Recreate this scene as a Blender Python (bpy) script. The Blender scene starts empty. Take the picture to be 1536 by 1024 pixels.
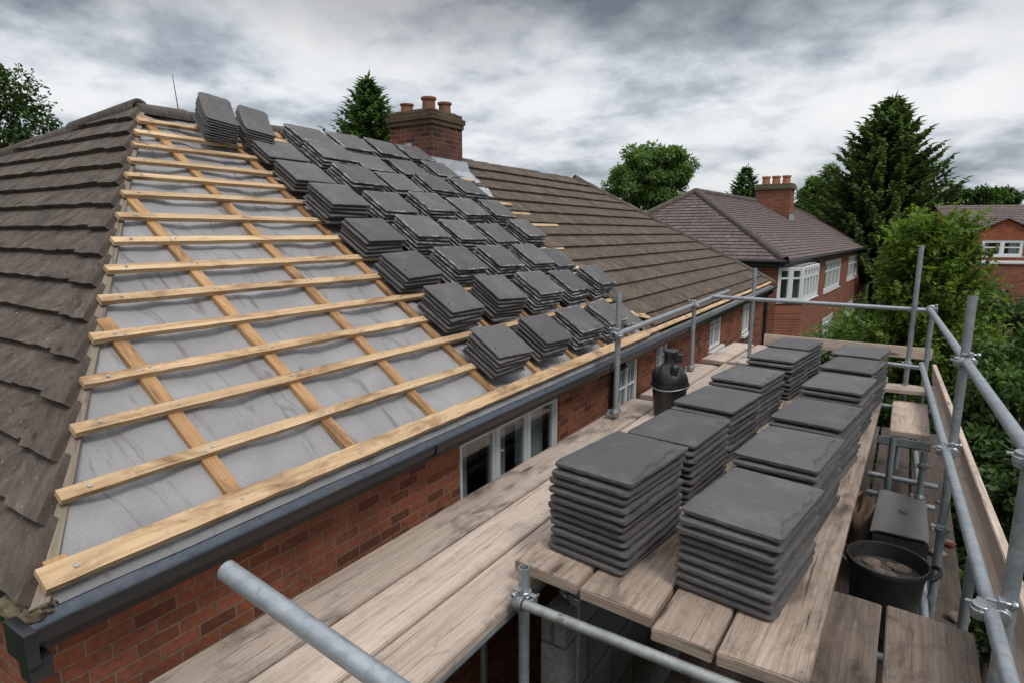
import bpy, bmesh, math, random
import numpy as np
from mathutils import Vector, Matrix, noise
R = math.radians
rnd = random.Random(7)
sc = bpy.context.scene
COL = sc.collection
GROUND = -6.0

# ------------------------------------------------------------------ camera
F, HY, VX = 900.0, 350.0, 1370.0          # focal length, horizon row and vanishing column of the 1536 px photograph
pitch = math.atan((512-HY)/F); yaw = math.atan((VX-768)/math.hypot(F, 512-HY))
FWD = Vector((-math.sin(yaw)*math.cos(pitch), math.cos(yaw)*math.cos(pitch), -math.sin(pitch)))
RGT = Vector((math.cos(yaw), math.sin(yaw), 0)); UPV = RGT.cross(FWD)
def at(px, py, d):                        # where a ray of the photograph is at depth d: used to measure places
    return (FWD + RGT*((px-768)/F) + UPV*((512-py)/F))*d
cd = bpy.data.cameras.new('camera'); cam = bpy.data.objects.new('camera', cd); COL.objects.link(cam)
cam.matrix_world = Matrix(((RGT.x, UPV.x, -FWD.x, 0), (RGT.y, UPV.y, -FWD.y, 0), (RGT.z, UPV.z, -FWD.z, 0), (0, 0, 0, 1)))
cd.sensor_width = 36; cd.lens = F/1536*36; cd.clip_start = .02; cd.clip_end = 3000
sc.camera = cam

# ------------------------------------------------------------------ materials
class NT:
    def __init__(s, name):
        s.m = bpy.data.materials.new(name); s.m.use_nodes = True
        s.t = s.m.node_tree; s.n = s.t.nodes; s.n.clear()
        s.out = s.n.new('ShaderNodeOutputMaterial')
    def add(s, typ, ins=None, **kw):
        x = s.n.new('ShaderNode'+typ)
        for k, v in kw.items(): setattr(x, k, v)
        for k, v in (ins or {}).items(): s.set(x, k, v)
        return x
    def set(s, x, k, v):
        if hasattr(v, 'is_linked') or isinstance(v, bpy.types.NodeSocket): s.t.links.new(v, x.inputs[k])
        else: x.inputs[k].default_value = v
    def noise(s, vec, scale, detail=4, rough=.55, dist=0):
        return s.add('TexNoise', {'Vector': vec, 'Scale': scale, 'Detail': detail, 'Roughness': rough, 'Distortion': dist}).outputs[0]
    def ramp(s, fac, stops):
        x = s.add('ValToRGB', {'Fac': fac}); e = x.color_ramp.elements
        while len(e) < len(stops): e.new(.5)
        for i, (p, c) in enumerate(stops):
            e[i].position = p; e[i].color = (c if len(c) == 4 else (*c, 1)) if hasattr(c, '__len__') else (c, c, c, 1)
        return x.outputs[0]
    def mix(s, fac, a, b, typ='MIX'):
        x = s.n.new('ShaderNodeMix'); x.data_type = 'RGBA'; x.blend_type = typ
        for k, v in ((0, fac), (6, a), (7, b)):
            if isinstance(v, bpy.types.NodeSocket): s.t.links.new(v, x.inputs[k])
            else: x.inputs[k].default_value = v if k == 0 else (*v, 1)[:4]
        return x.outputs[2]
    def math(s, op, a, b=0.0):
        x = s.add('Math', operation=op); s.set(x, 0, a); s.set(x, 1, b); return x.outputs[0]
    def map(s, vec, scale=(1, 1, 1), loc=(0, 0, 0), rot=(0, 0, 0)):
        return s.add('Mapping', {'Vector': vec, 'Scale': scale, 'Location': loc, 'Rotation': rot}).outputs[0]
    def bump(s, h, strength=.4, dist=.01, normal=None):
        x = s.add('Bump', {'Height': h, 'Strength': strength, 'Distance': dist})
        if normal is not None: s.set(x, 'Normal', normal)
        return x.outputs[0]
    def finish(s, color, rough=.8, bump=None, metal=0.0, spec=.5, **kw):
        b = s.add('BsdfPrincipled')
        s.set(b, 'Base Color', color if isinstance(color, bpy.types.NodeSocket) else (*color, 1))
        s.set(b, 'Roughness', rough); s.set(b, 'Metallic', metal); s.set(b, 'Specular IOR Level', spec)
        for k, v in kw.items(): s.set(b, k.replace('_', ' '), v)
        if bump is not None: s.set(b, 'Normal', bump)
        s.t.links.new(b.outputs[0], s.out.inputs[0]); return s.m
    def uv(s): return s.add('UVMap').outputs[0]
    def obj(s): return s.add('TexCoord').outputs['Object']
    def rand(s): return s.add('ObjectInfo').outputs['Random']
    def island(s): return s.add('NewGeometry').outputs['Random Per Island']
    def geo(s, k): return s.add('NewGeometry').outputs[k]

def wood(name, dark, light, stain=.5, stain_col=(.06, .04, .03), grain=1.0, seed=0.0, rough=.8, blotch=(.45, .62), cracks=.7, edge=0.0):
    t = NT(name); uv = t.uv()
    off = t.add('CombineXYZ', {'X': t.math('MULTIPLY', t.rand(), 37.0), 'Y': t.math('MULTIPLY', t.rand(), 11.0), 'Z': seed}).outputs[0]
    p0 = t.add('VectorMath', {0: uv, 1: off}, operation='ADD').outputs[0]
    wv = t.add('VectorMath', {0: t.add('TexNoise', {'Vector': t.map(p0, (2.5, 7, 1)), 'Scale': 1.0, 'Detail': 2.0}).outputs[1], 1: (.5, .5, .5)}, operation='SUBTRACT').outputs[0]
    p = t.add('VectorMath', {0: p0, 1: t.map(wv, (.0, .03, 0))}, operation='ADD').outputs[0]
    g1 = t.noise(t.map(p, (1.6*grain, 60*grain, 1)), 1, 7, .65, .3)
    g2 = t.noise(t.map(p, (7*grain, 190*grain, 1)), 1, 4, .6)
    broad = t.noise(t.map(p, (1.1, 10, 1)), 1, 4, .6)
    k = t.add('TexVoronoi', {'Vector': t.map(p, (2.2, 8, 1)), 'Scale': 1.0, 'Randomness': 1.0}, feature='F1').outputs[0]
    knot = t.ramp(k, [(.07, 1), (.12, .4), (.19, 0)])
    f = t.math('ADD', t.math('MULTIPLY', g1, .5), t.math('ADD', t.math('MULTIPLY', g2, .25), t.math('MULTIPLY', broad, .35)))
    base = t.mix(t.ramp(f, [(.36, 0), (.72, 1)]), dark, light)
    bl = t.ramp(t.noise(t.map(p, (2.6, 7.5, 1)), 1, 8, .72, .6), [(blotch[0]+.06, 0), (blotch[1]+.06, 1)])
    base = t.mix(t.math('MULTIPLY', bl, stain), base, stain_col)
    dirt = t.ramp(t.noise(t.map(p, (9, 9, 1)), 1, 8, .75), [(.52, 0), (.7, 1)])
    base = t.mix(t.math('MULTIPLY', dirt, stain*.6), base, tuple(x*1.6 for x in stain_col))
    fine = t.ramp(t.noise(t.map(p, (2.0, 85, 1)), 1, 4, .6, .6), [(.3, 1), (.37, 0)])
    base = t.mix(t.math('MULTIPLY', fine, cracks), base, stain_col)
    speck = t.ramp(t.noise(t.map(p, (22, 60, 1)), 1, 2), [(.7, 0), (.76, 1)])
    base = t.mix(t.math('MULTIPLY', speck, .6), base, stain_col)
    base = t.mix(t.math('MULTIPLY', knot, .85), base, tuple(x*.8 for x in stain_col))
    tint = t.math('ADD', t.math('MULTIPLY', t.rand(), .3), .85)
    base = t.mix(1.0, base, t.add('CombineColor', {0: tint, 1: tint, 2: tint}).outputs[0], 'MULTIPLY')
    h = t.math('ADD', t.math('ADD', g1, t.math('MULTIPLY', g2, .5)), t.math('MULTIPLY', fine, -.8))
    return t.finish(base, rough, t.bump(h, .75, .004), spec=.2)

def brick_mat(name, c1, c2, mortar, bw, bh, m=.1, soot=.3, vec=None):
    t = NT(name); o = t.obj()
    s = t.add('SeparateXYZ', {0: o})
    v = t.add('CombineXYZ', {'X': t.math('ADD', s.outputs[0], s.outputs[1]), 'Y': s.outputs[2]}).outputs[0]
    vj = t.add('VectorMath', {0: v, 1: t.add('VectorMath', {0: t.add('TexNoise', {'Vector': v, 'Scale': 18.0}).outputs[1], 'Scale': .006}, operation='SCALE').outputs[0]}, operation='ADD').outputs[0]
    b = t.add('TexBrick', {'Vector': vj, 'Scale': 1.0, 'Mortar Size': bh*m, 'Mortar Smooth': .25, 'Bias': 0.0, 'Brick Width': bw, 'Row Height': bh,
                           'Color1': (0, 0, 0, 1), 'Color2': (1, 1, 1, 1), 'Mortar': (.5, .5, .5, 1)})
    tone = t.ramp(b.outputs[0], [(0, c1), (.35, tuple(x*.8 for x in c2)), (.6, c2), (1, tuple((x+y)*.62 for x, y in zip(c1, c2)))])
    n = t.noise(o, 55, 5, .65); n2 = t.noise(o, 2.3, 5, .6)
    tone = t.mix(.6, tone, t.ramp(n, [(.25, .35), (.75, 1.35)]), 'MULTIPLY')
    col = t.mix(b.outputs[1], tone, t.mix(n, tuple(x*.55 for x in mortar), mortar))
    col = t.mix(t.math('MULTIPLY', t.ramp(n2, [(.45, 0), (.7, 1)]), soot), col, (.025, .02, .018))
    h = t.math('ADD', t.math('MULTIPLY', b.outputs[1], -1.0), t.math('MULTIPLY', n, .5))
    return t.finish(col, .9, t.bump(h, .8, .006), spec=.2)

def tile_mat(name, dark, light, lichen=(.32, .3, .26), lich=.5, streak=True, sc_=1.0, tone=.4, sx=52):
    t = NT(name); uv = t.uv(); isl = t.island()
    n = t.noise(t.map(uv, (9*sc_, 9*sc_, 1)), 1, 8, .7)
    st = t.noise(t.map(uv, (sx*sc_, (5 if sx > 30 else 11)*sc_, 1)), 1, 7, .68)
    big = t.noise(t.map(uv, (1.3, 1.3, 1)), 1, 4, .5)
    f = t.math('ADD', t.math('MULTIPLY', n, .5), t.math('MULTIPLY', st, .5 if streak else .2))
    col = t.mix(t.ramp(f, [(.36, 0), (.66, 1)]), dark, light)
    col = t.mix(tone, col, t.ramp(isl, [(0, .72), (1, 1.25)]), 'MULTIPLY')
    col = t.mix(.6, col, t.ramp(big, [(.3, .7), (.7, 1.25)]), 'MULTIPLY')
    sp = t.ramp(t.noise(t.map(uv, (45*sc_, 38*sc_, 1)), 1, 2, .5), [(.66, 0), (.73, 1)])
    sp2 = t.ramp(t.noise(t.map(uv, (13*sc_, 17*sc_, 1)), 1, 3, .5), [(.64, 0), (.7, 1)])
    col = t.mix(t.math('MULTIPLY', sp, lich*.8), col, lichen)
    col = t.mix(t.math('MULTIPLY', sp2, .6), col, tuple(x*.35 for x in dark))
    h = t.math('ADD', f, t.math('MULTIPLY', t.noise(t.map(uv, (90*sc_, 60*sc_, 1)), 1, 3), .5))
    return t.finish(col, .88, t.bump(h, .7, .008), spec=.25)

def slate_mat(name, lo, hi, edge=0.0):
    t = NT(name); o = t.obj(); r = t.rand()
    off = t.add('CombineXYZ', {'X': t.math('MULTIPLY', r, 50.0), 'Y': t.math('MULTIPLY', r, 23.0)}).outputs[0]
    p = t.add('VectorMath', {0: o, 1: off}, operation='ADD').outputs[0]
    n = t.noise(p, 9, 8, .62); f = t.noise(p, 160, 3, .6); q = t.noise(t.map(p, (30, 12, 30)), 1, 5, .65, .5)
    col = t.mix(t.math('ADD', t.math('MULTIPLY', n, .6), t.math('MULTIPLY', q, .4)), lo, hi)
    col = t.mix(t.math('MULTIPLY', t.ramp(f, [(.55, 0), (.75, 1)]), .35), col, tuple(x*1.9 for x in hi))
    col = t.mix(t.math('MULTIPLY', t.ramp(t.noise(p, 21, 4, .6), [(.66, 0), (.74, 1)]), .25), col, tuple(x*1.7 for x in hi))
    du = t.ramp(t.noise(p, 5.5, 6, .62, .4), [(.5, 0), (.68, 1)])
    col = t.mix(t.math('MULTIPLY', du, .28), col, (.21, .19, .175))
    sc = t.ramp(t.noise(t.map(p, (60, 7, 7), rot=(0, 0, .6)), 1, 3, .5), [(.69, 0), (.74, 1)])
    col = t.mix(t.math('MULTIPLY', sc, .3), col, (.23, .22, .215))
    tint = t.math('ADD', t.math('MULTIPLY', r, .36), .8)
    col = t.mix(1.0, col, t.add('CombineColor', {0: tint, 1: tint, 2: t.math('SUBTRACT', tint, t.math('MULTIPLY', r, .03))}).outputs[0], 'MULTIPLY')
    if edge:
        e = t.ramp(t.noise(t.map(p, (14, 14, 60)), 1, 4, .6), [(.45, 0), (.6, 1)])
        col = t.mix(t.math('MULTIPLY', e, edge), col, (.34, .33, .32))
    h = t.math('ADD', t.math('MULTIPLY', q, .8), t.math('MULTIPLY', f, .25))
    return t.finish(col, .68, t.bump(h, .5, .004), spec=.4)

def metal_mat(name, lo, hi, metal=.55, rough=.45, rust=.3):
    t = NT(name); o = t.obj()
    n = t.noise(t.map(o, (1, 1, 1)), 26, 5, .6); b = t.noise(o, 5, 5, .65)
    v = t.add('TexVoronoi', {'Vector': o, 'Scale': 55.0}).outputs[1]
    vv = t.add('SeparateColor', {0: v}).outputs[0]
    col = t.mix(t.math('ADD', t.math('MULTIPLY', n, .7), t.math('MULTIPLY', vv, .3)), lo, hi)
    rs = t.ramp(t.noise(o, 11, 7, .7), [(.6, 0), (.68, 1)])
    col = t.mix(t.math('MULTIPLY', rs, rust), col, (.12, .075, .04))
    dirt = t.ramp(b, [(.5, 0), (.7, 1)])
    col = t.mix(t.math('MULTIPLY', dirt, .3), col, (.1, .1, .095))
    return t.finish(col, t.math('ADD', t.math('MULTIPLY', n, .3), rough-.15), t.bump(n, .15, .002), metal=t.math('MULTIPLY', t.math('SUBTRACT', 1.0, t.math('MULTIPLY', rs, rust)), metal))

def plain(name, c, rough=.6, var=.25, scale=20, metal=0.0, spec=.5, bump=.1):
    t = NT(name); o = t.obj(); n = t.noise(o, scale, 6, .6)
    col = t.mix(n, tuple(x*(1-var*1.6) for x in c), tuple(x*(1+var) for x in c))
    return t.finish(col, rough, t.bump(n, bump*3, .004), metal=metal, spec=spec)

def leaf_mat(name, lo, hi, trans=.35):
    t = NT(name); i = t.island()
    col = t.mix(i, lo, hi)
    n = t.noise(t.obj(), 1.3, 3, .5)
    col = t.mix(.6, col, t.ramp(n, [(.3, .6), (.7, 1.3)]), 'MULTIPLY')
    d = t.add('BsdfPrincipled'); t.set(d, 'Base Color', col); t.set(d, 'Roughness', .55); t.set(d, 'Specular IOR Level', .3)
    tr = t.add('BsdfTranslucent'); t.set(tr, 'Color', t.mix(1.0, col, (1.2, 1.3, .6), 'MULTIPLY'))
    m = t.add('MixShader', {0: trans}); t.t.links.new(d.outputs[0], m.inputs[1]); t.t.links.new(tr.outputs[0], m.inputs[2])
    t.t.links.new(m.outputs[0], t.out.inputs[0]); return t.m

def glass_mat():
    t = NT('window_glass'); fr = t.add('Fresnel', {'IOR': 1.5}).outputs[0]
    n = t.noise(t.obj(), 4, 2)
    a = t.add('BsdfTransparent', {'Color': (.8, .84, .84, 1)}); g = t.add('BsdfGlossy', {'Color': (.9, .93, .95, 1), 'Roughness': .03})
    t.set(g, 'Normal', t.bump(n, .05, .02))
    bf = t.geo('Backfacing'); fb = t.math('ADD', t.math('MULTIPLY', t.math('MULTIPLY', fr, 1.3), t.math('SUBTRACT', 1.0, bf)), .07)
    m = t.add('MixShader', {0: fb})
    t.t.links.new(a.outputs[0], m.inputs[1]); t.t.links.new(g.outputs[0], m.inputs[2]); t.t.links.new(m.outputs[0], t.out.inputs[0])
    return t.m

def felt_mat():
    t = NT('roof_underlay'); uv = t.uv()
    n = t.noise(t.map(uv, (3, 3, 1)), 1, 6, .62); f = t.noise(t.map(uv, (160, 160, 1)), 1, 2); w = t.noise(t.map(uv, (10, 2.2, 1), rot=(0, 0, .5)), 1, 6, .7, 1.2)
    col = t.mix(n, (.2, .192, .19), (.38, .37, .375))
    col = t.mix(t.math('MULTIPLY', t.ramp(w, [(.54, 0), (.66, 1)]), .6), col, (.11, .095, .085))
    col = t.mix(t.math('MULTIPLY', t.ramp(f, [(.3, 1), (.55, 0)]), .2), col, (.14, .135, .135))
    col = t.mix(t.math('MULTIPLY', t.ramp(f, [(.6, 0), (.75, 1)]), .16), col, (.55, .54, .54))
    return t.finish(col, .75, t.bump(t.math('ADD', t.math('MULTIPLY', w, .8), t.math('MULTIPLY', f, .35)), .5, .01), spec=.3)

M = dict(
    batten=wood('batten_pine', (.36, .21, .105), (.71, .53, .33), .8, (.19, .1, .048), blotch=(.44, .6), cracks=.55),
    rafter=wood('rafter_pine', (.25, .13, .06), (.52, .32, .16), .8, (.12, .065, .033), cracks=.6, blotch=(.42, .58)),
    board=wood('deck_board_wood', (.29, .222, .178), (.61, .495, .41), .62, (.1, .08, .066), blotch=(.5, .63), cracks=.85),
    board_wall=wood('stained_board_wood', (.29, .227, .183), (.6, .485, .405), .8, (.085, .072, .06), blotch=(.45, .6), seed=4.0, cracks=.85),
    board_up=wood('bearer_board_wood', (.16, .12, .093), (.46, .36, .285), .75, (.065, .047, .037), blotch=(.43, .58), cracks=.9),
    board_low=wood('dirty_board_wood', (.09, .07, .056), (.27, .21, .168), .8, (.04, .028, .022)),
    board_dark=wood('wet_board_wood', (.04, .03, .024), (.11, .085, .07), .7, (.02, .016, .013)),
    brick=brick_mat('red_brick', (.12, .042, .027), (.3, .1, .053), (.3, .21, .155), .124, .046, .075, .5),
    brick_old=brick_mat('chimney_brick', (.055, .027, .023), (.19, .062, .04), (.2, .165, .14), .125, .044, .1, .6),
    brick_far=brick_mat('far_brick', (.2, .062, .035), (.27, .09, .05), (.3, .2, .16), .3, .1, .12, .35),
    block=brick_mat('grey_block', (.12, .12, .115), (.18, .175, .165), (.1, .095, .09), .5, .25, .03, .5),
    tile_old=tile_mat('weathered_tile', (.038, .03, .024), (.158, .123, .1), tone=.3, sx=15, lich=.7),
    tile=tile_mat('brown_tile', (.036, .028, .021), (.178, .135, .102), lich=.45, tone=.5, sc_=1.2),
    tile_far=tile_mat('plum_tile', (.082, .06, .055), (.2, .155, .145), lich=.25, sc_=.35),
    ridge=tile_mat('ridge_tile', (.05, .042, .036), (.15, .125, .105), lich=.7),
    slate=slate_mat('charcoal_slate', (.06, .057, .058), (.118, .112, .113)),
    slate2=slate_mat('roof_slate', (.06, .057, .058), (.122, .113, .112)),
    slate_edge=slate_mat('chipped_slate_edge', (.045, .044, .045), (.1, .1, .1), .85),
    galv=metal_mat('galvanised_tube', (.2, .222, .24), (.43, .46, .485), rust=.4),
    galv_rust=metal_mat('rusty_tube', (.2, .21, .2), (.44, .45, .44), rust=.9),
    steel=metal_mat('coupler_steel', (.22, .23, .24), (.5, .52, .54), .7, .4, .5),
    lead=metal_mat('lead_sheet', (.22, .24, .26), (.5, .53, .56), .25, .55, 0),
    gutter=plain('black_gutter', (.016, .017, .02), .4, .4, 12),
    lining=metal_mat('gutter_lining', (.04, .052, .068), (.125, .148, .18), .25, .36, .15),
    black=plain('black_plastic', (.017, .017, .019), .33, .3, 15),
    tub=plain('scuffed_black_plastic', (.028, .028, .029), .48, .6, 26),
    panel=plain('grey_plastic', (.12, .115, .11), .6, .3, 14),
    white=plain('white_paint', (.62, .63, .63), .5, .12, 14),
    upvc=plain('grey_window_frame', (.55, .56, .57), .45, .1, 10),
    felt=felt_mat(), glass=glass_mat(),
    room=plain('room_wall', (.25, .23, .21), .9, .3, 2),
    curtain=plain('net_curtain', (.78, .8, .79), .9, .15, 12),
    mossbrick=brick_mat('mossy_brick', (.06, .04, .028), (.15, .085, .05), (.16, .15, .09), .125, .044, .14, .55),
    clay=plain('clay_pot', (.24, .105, .065), .8, .3, 14),
    clay_far=plain('orange_clay_pot', (.4, .16, .08), .8, .25, 9),
    moss=plain('mossy_render', (.12, .115, .065), .95, .55, 22, bump=.5),
    mortar=plain('lichen_mortar', (.17, .135, .085), .95, .6, 24, bump=.5),
    mud=plain('rubble_slurry', (.085, .066, .052), .25, .4, 12),
    lump=plain('mortar_lump', (.2, .15, .115), .9, .4, 30, bump=.4),
    hessian=plain('brown_sack', (.16, .11, .07), .95, .4, 18, bump=.4),
    bark=plain('bark', (.07, .052, .038), .95, .4, 9, bump=.5),
    lawn=plain('lawn', (.03, .05, .016), 1.0, .5, 1.5, spec=0.0),
    earth=plain('dark_earth', (.035, .028, .022), .95, .5, 5),
    leaf_dark=leaf_mat('leaf_dark_green', (.03, .06, .016), (.085, .145, .042)),
    leaf_mid=leaf_mat('leaf_mid_green', (.07, .14, .035), (.19, .29, .09)),
    leaf_bright=leaf_mat('leaf_bright_green', (.066, .125, .022), (.2, .275, .06), .5),
    leaf_hedge=leaf_mat('leaf_hedge_green', (.032, .075, .017), (.105, .175, .044)),
    needle=leaf_mat('needle_green', (.044, .082, .027), (.135, .195, .062), .32),
    needle_mid=leaf_mat('needle_mid_green', (.04, .085, .03), (.12, .2, .065), .28),
)

# ------------------------------------------------------------------ mesh builder
class MB:
    def __init__(s): s.v = []; s.f = []; s.uv = []; s.mi = []
    def face(s, pts, uvs=None, m=0):
        i = len(s.v); s.v += [tuple(p) for p in pts]; s.f.append(tuple(range(i, i+len(pts))))
        s.uv.append(uvs or [(p[0], p[1]) for p in pts]); s.mi.append(m)
    def box(s, o, ex, ey, ez, m=0, u0=None):             # corner o, three edge vectors; u runs along ex
        o, ex, ey, ez = Vector(o), Vector(ex), Vector(ey), Vector(ez)
        if ex.cross(ey).dot(ez) < 0: o, ey = o+ey, -ey
        lx, ly, lz = ex.length, ey.length, ez.length; u0 = rnd.random()*9 if u0 is None else u0
        P = [o, o+ex, o+ex+ey, o+ey, o+ez, o+ex+ez, o+ex+ey+ez, o+ey+ez]
        i = len(s.v); s.v += [tuple(p) for p in P]
        for q, uvq in (((4, 5, 6, 7), [(0, 0), (lx, 0), (lx, ly), (0, ly)]), ((0, 3, 2, 1), [(0, 0), (0, ly), (lx, ly), (lx, 0)]),
                       ((0, 1, 5, 4), [(0, 0), (lx, 0), (lx, lz), (0, lz)]), ((2, 3, 7, 6), [(lx, 0), (0, 0), (0, lz), (lx, lz)]),
                       ((1, 2, 6, 5), [(0, 0), (ly, 0), (ly, lz), (0, lz)]), ((3, 0, 4, 7), [(0, 0), (ly, 0), (ly, lz), (0, lz)])):
            s.f.append(tuple(i+k for k in q)); s.uv.append([(a+u0, b+u0) for a, b in uvq]); s.mi.append(m)
    def tube(s, p0, p1, r0, r1=None, seg=16, hollow=0.0, m=0, caps=True):
        p0, p1 = Vector(p0), Vector(p1); r1 = r0 if r1 is None else r1
        d = (p1-p0); L = d.length; d.normalize()
        x = d.orthogonal().normalized(); y = d.cross(x)
        i = len(s.v)
        c = [(x*math.cos(2*math.pi*k/seg)+y*math.sin(2*math.pi*k/seg)) for k in range(seg)]
        s.v += [tuple(p0+q*r0) for q in c]+[tuple(p1+q*r1) for q in c]
        for k in range(seg):
            n = (k+1) % seg
            s.f.append((i+k, i+n, i+seg+n, i+seg+k)); s.uv.append([(0, k*.02), (0, k*.02+.02), (L, k*.02+.02), (L, k*.02)]); s.mi.append(m)
        if not caps: return
        if hollow:
            for base, p, dd, rr in ((i, p0, d, r0), (i+seg, p1, -d, r1)):
                j = len(s.v); s.v += [tuple(p+q*rr*hollow) for q in c]+[tuple(p+dd*rr*4+q*rr*hollow) for q in c]
                for k in range(seg):
                    n = (k+1) % seg
                    a = (base+k, j+k, j+n, base+n) if dd == d else (base+n, j+n, j+k, base+k)
                    b = (j+k, j+seg+k, j+seg+n, j+n) if dd == d else (j+n, j+seg+n, j+seg+k, j+k)
                    s.f += [a, b]; s.uv += [[(0, 0)]*4]*2; s.mi += [m, m]
                e = tuple(j+seg+k for k in range(seg)); s.f.append(e if dd != d else e[::-1]); s.uv.append([(0, 0)]*seg); s.mi.append(m)
        else:
            s.f += [tuple(i+k for k in range(seg))[::-1], tuple(i+seg+k for k in range(seg))]; s.uv += [[(0, 0)]*seg]*2; s.mi += [m, m]
    def path(s, pts, radii, seg=8, m=0):
        for a, b, ra, rb in zip(pts, pts[1:], radii, radii[1:]): s.tube(a, b, ra, rb, seg, caps=True, m=m)
    def lathe(s, c, prof, seg=28, m=0, sx=1.0, sy=1.0, wob=0.0, closed=False):
        c = Vector(c); i = len(s.v); n = len(prof)
        for (r, z) in prof:
            for k in range(seg):
                a = 2*math.pi*k/seg; w = 1+wob*noise.noise(Vector((math.cos(a)*2+c.x*9, math.sin(a)*2+c.y*9, z*14)))
                s.v.append((c.x+r*w*sx*math.cos(a), c.y+r*w*sy*math.sin(a), c.z+z))
        for j in range(n-1):
            for k in range(seg):
                q = (k+1) % seg
                s.f.append((i+j*seg+k, i+j*seg+q, i+(j+1)*seg+q, i+(j+1)*seg+k)); s.uv.append([(k*.03, j*.03), (k*.03+.03, j*.03), (k*.03+.03, j*.03+.03), (k*.03, j*.03+.03)]); s.mi.append(m)
        if prof[0][0] > 1e-4: s.f.append(tuple(i+k for k in range(seg))[::-1]); s.uv.append([(0, 0)]*seg); s.mi.append(m)
        if prof[-1][0] > 1e-4: s.f.append(tuple(i+(n-1)*seg+k for k in range(seg))); s.uv.append([(0, 0)]*seg); s.mi.append(m)
    def blob(s, c, rx, ry, rz, seg=14, rings=9, amp=.2, fr=2.0, seed=0.0, m=0, flat=None):
        c = Vector(c); i = len(s.v)
        for j in range(rings+1):
            th = math.pi*j/rings
            for k in range(seg):
                a = 2*math.pi*k/seg; d = Vector((math.sin(th)*math.cos(a), math.sin(th)*math.sin(a), -math.cos(th)))
                w = 1+amp*noise.noise(d*fr+Vector((seed, seed*1.7, 0)))*2
                p = Vector((d.x*rx*w, d.y*ry*w, d.z*rz*w))
                if flat is not None: p.z = max(p.z, -flat)
                s.v.append(tuple(c+p))
        for j in range(rings):
            for k in range(seg):
                q = (k+1) % seg
                s.f.append((i+j*seg+k, i+j*seg+q, i+(j+1)*seg+q, i+(j+1)*seg+k)); s.uv.append([(0, 0)]*4); s.mi.append(m)
    def build(s, name, mats, parent=None, origin=(0, 0, 0), smooth=None, bevel=0.0, bseg=2, world=None):
        me = bpy.data.meshes.new(name); o0 = Vector(origin)
        me.from_pydata([tuple(Vector(p)-o0) for p in s.v], [], s.f)
        uvl = me.uv_layers.new(name='UVMap'); flat = [c for f in s.uv for c in f]
        for k, c in enumerate(flat): uvl.data[k].uv = c
        for mt in (mats if isinstance(mats, (list, tuple)) else [mats]): me.materials.append(mt)
        for p, mi in zip(me.polygons, s.mi): p.material_index = mi
        bm = bmesh.new(); bm.from_mesh(me)
        if smooth is not None: bmesh.ops.remove_doubles(bm, verts=bm.verts, dist=1e-5)
        if bevel:
            bmesh.ops.bevel(bm, geom=[e for e in bm.edges if len(e.link_faces) == 2 and e.calc_face_angle(0) > .6], offset=bevel, segments=bseg, profile=.6, affect='EDGES', clamp_overlap=True)
        bm.to_mesh(me); bm.free()
        if smooth is not None or bevel:
            me.shade_smooth(); me.set_sharp_from_angle(angle=R(smooth if smooth is not None else 35))
        o = bpy.data.objects.new(name, me); COL.objects.link(o)
        if parent: o.parent = parent
        o.location = o0
        return o

def tag(o, label=None, cat=None, group=None, kind=None):
    for k, v in (('label', label), ('category', cat), ('group', group), ('kind', kind)):
        if v: o[k] = v
    return o
def empty(name, loc, rz=0.0):
    o = bpy.data.objects.new(name, None); COL.objects.link(o); o.location = loc; o.rotation_euler = (0, 0, rz); o.empty_display_size = .1
    return o
ORD = ['top', 'second', 'third', 'fourth', 'fifth', 'sixth', 'seventh', 'eighth', 'ninth', 'tenth', 'eleventh', 'twelfth']

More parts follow.
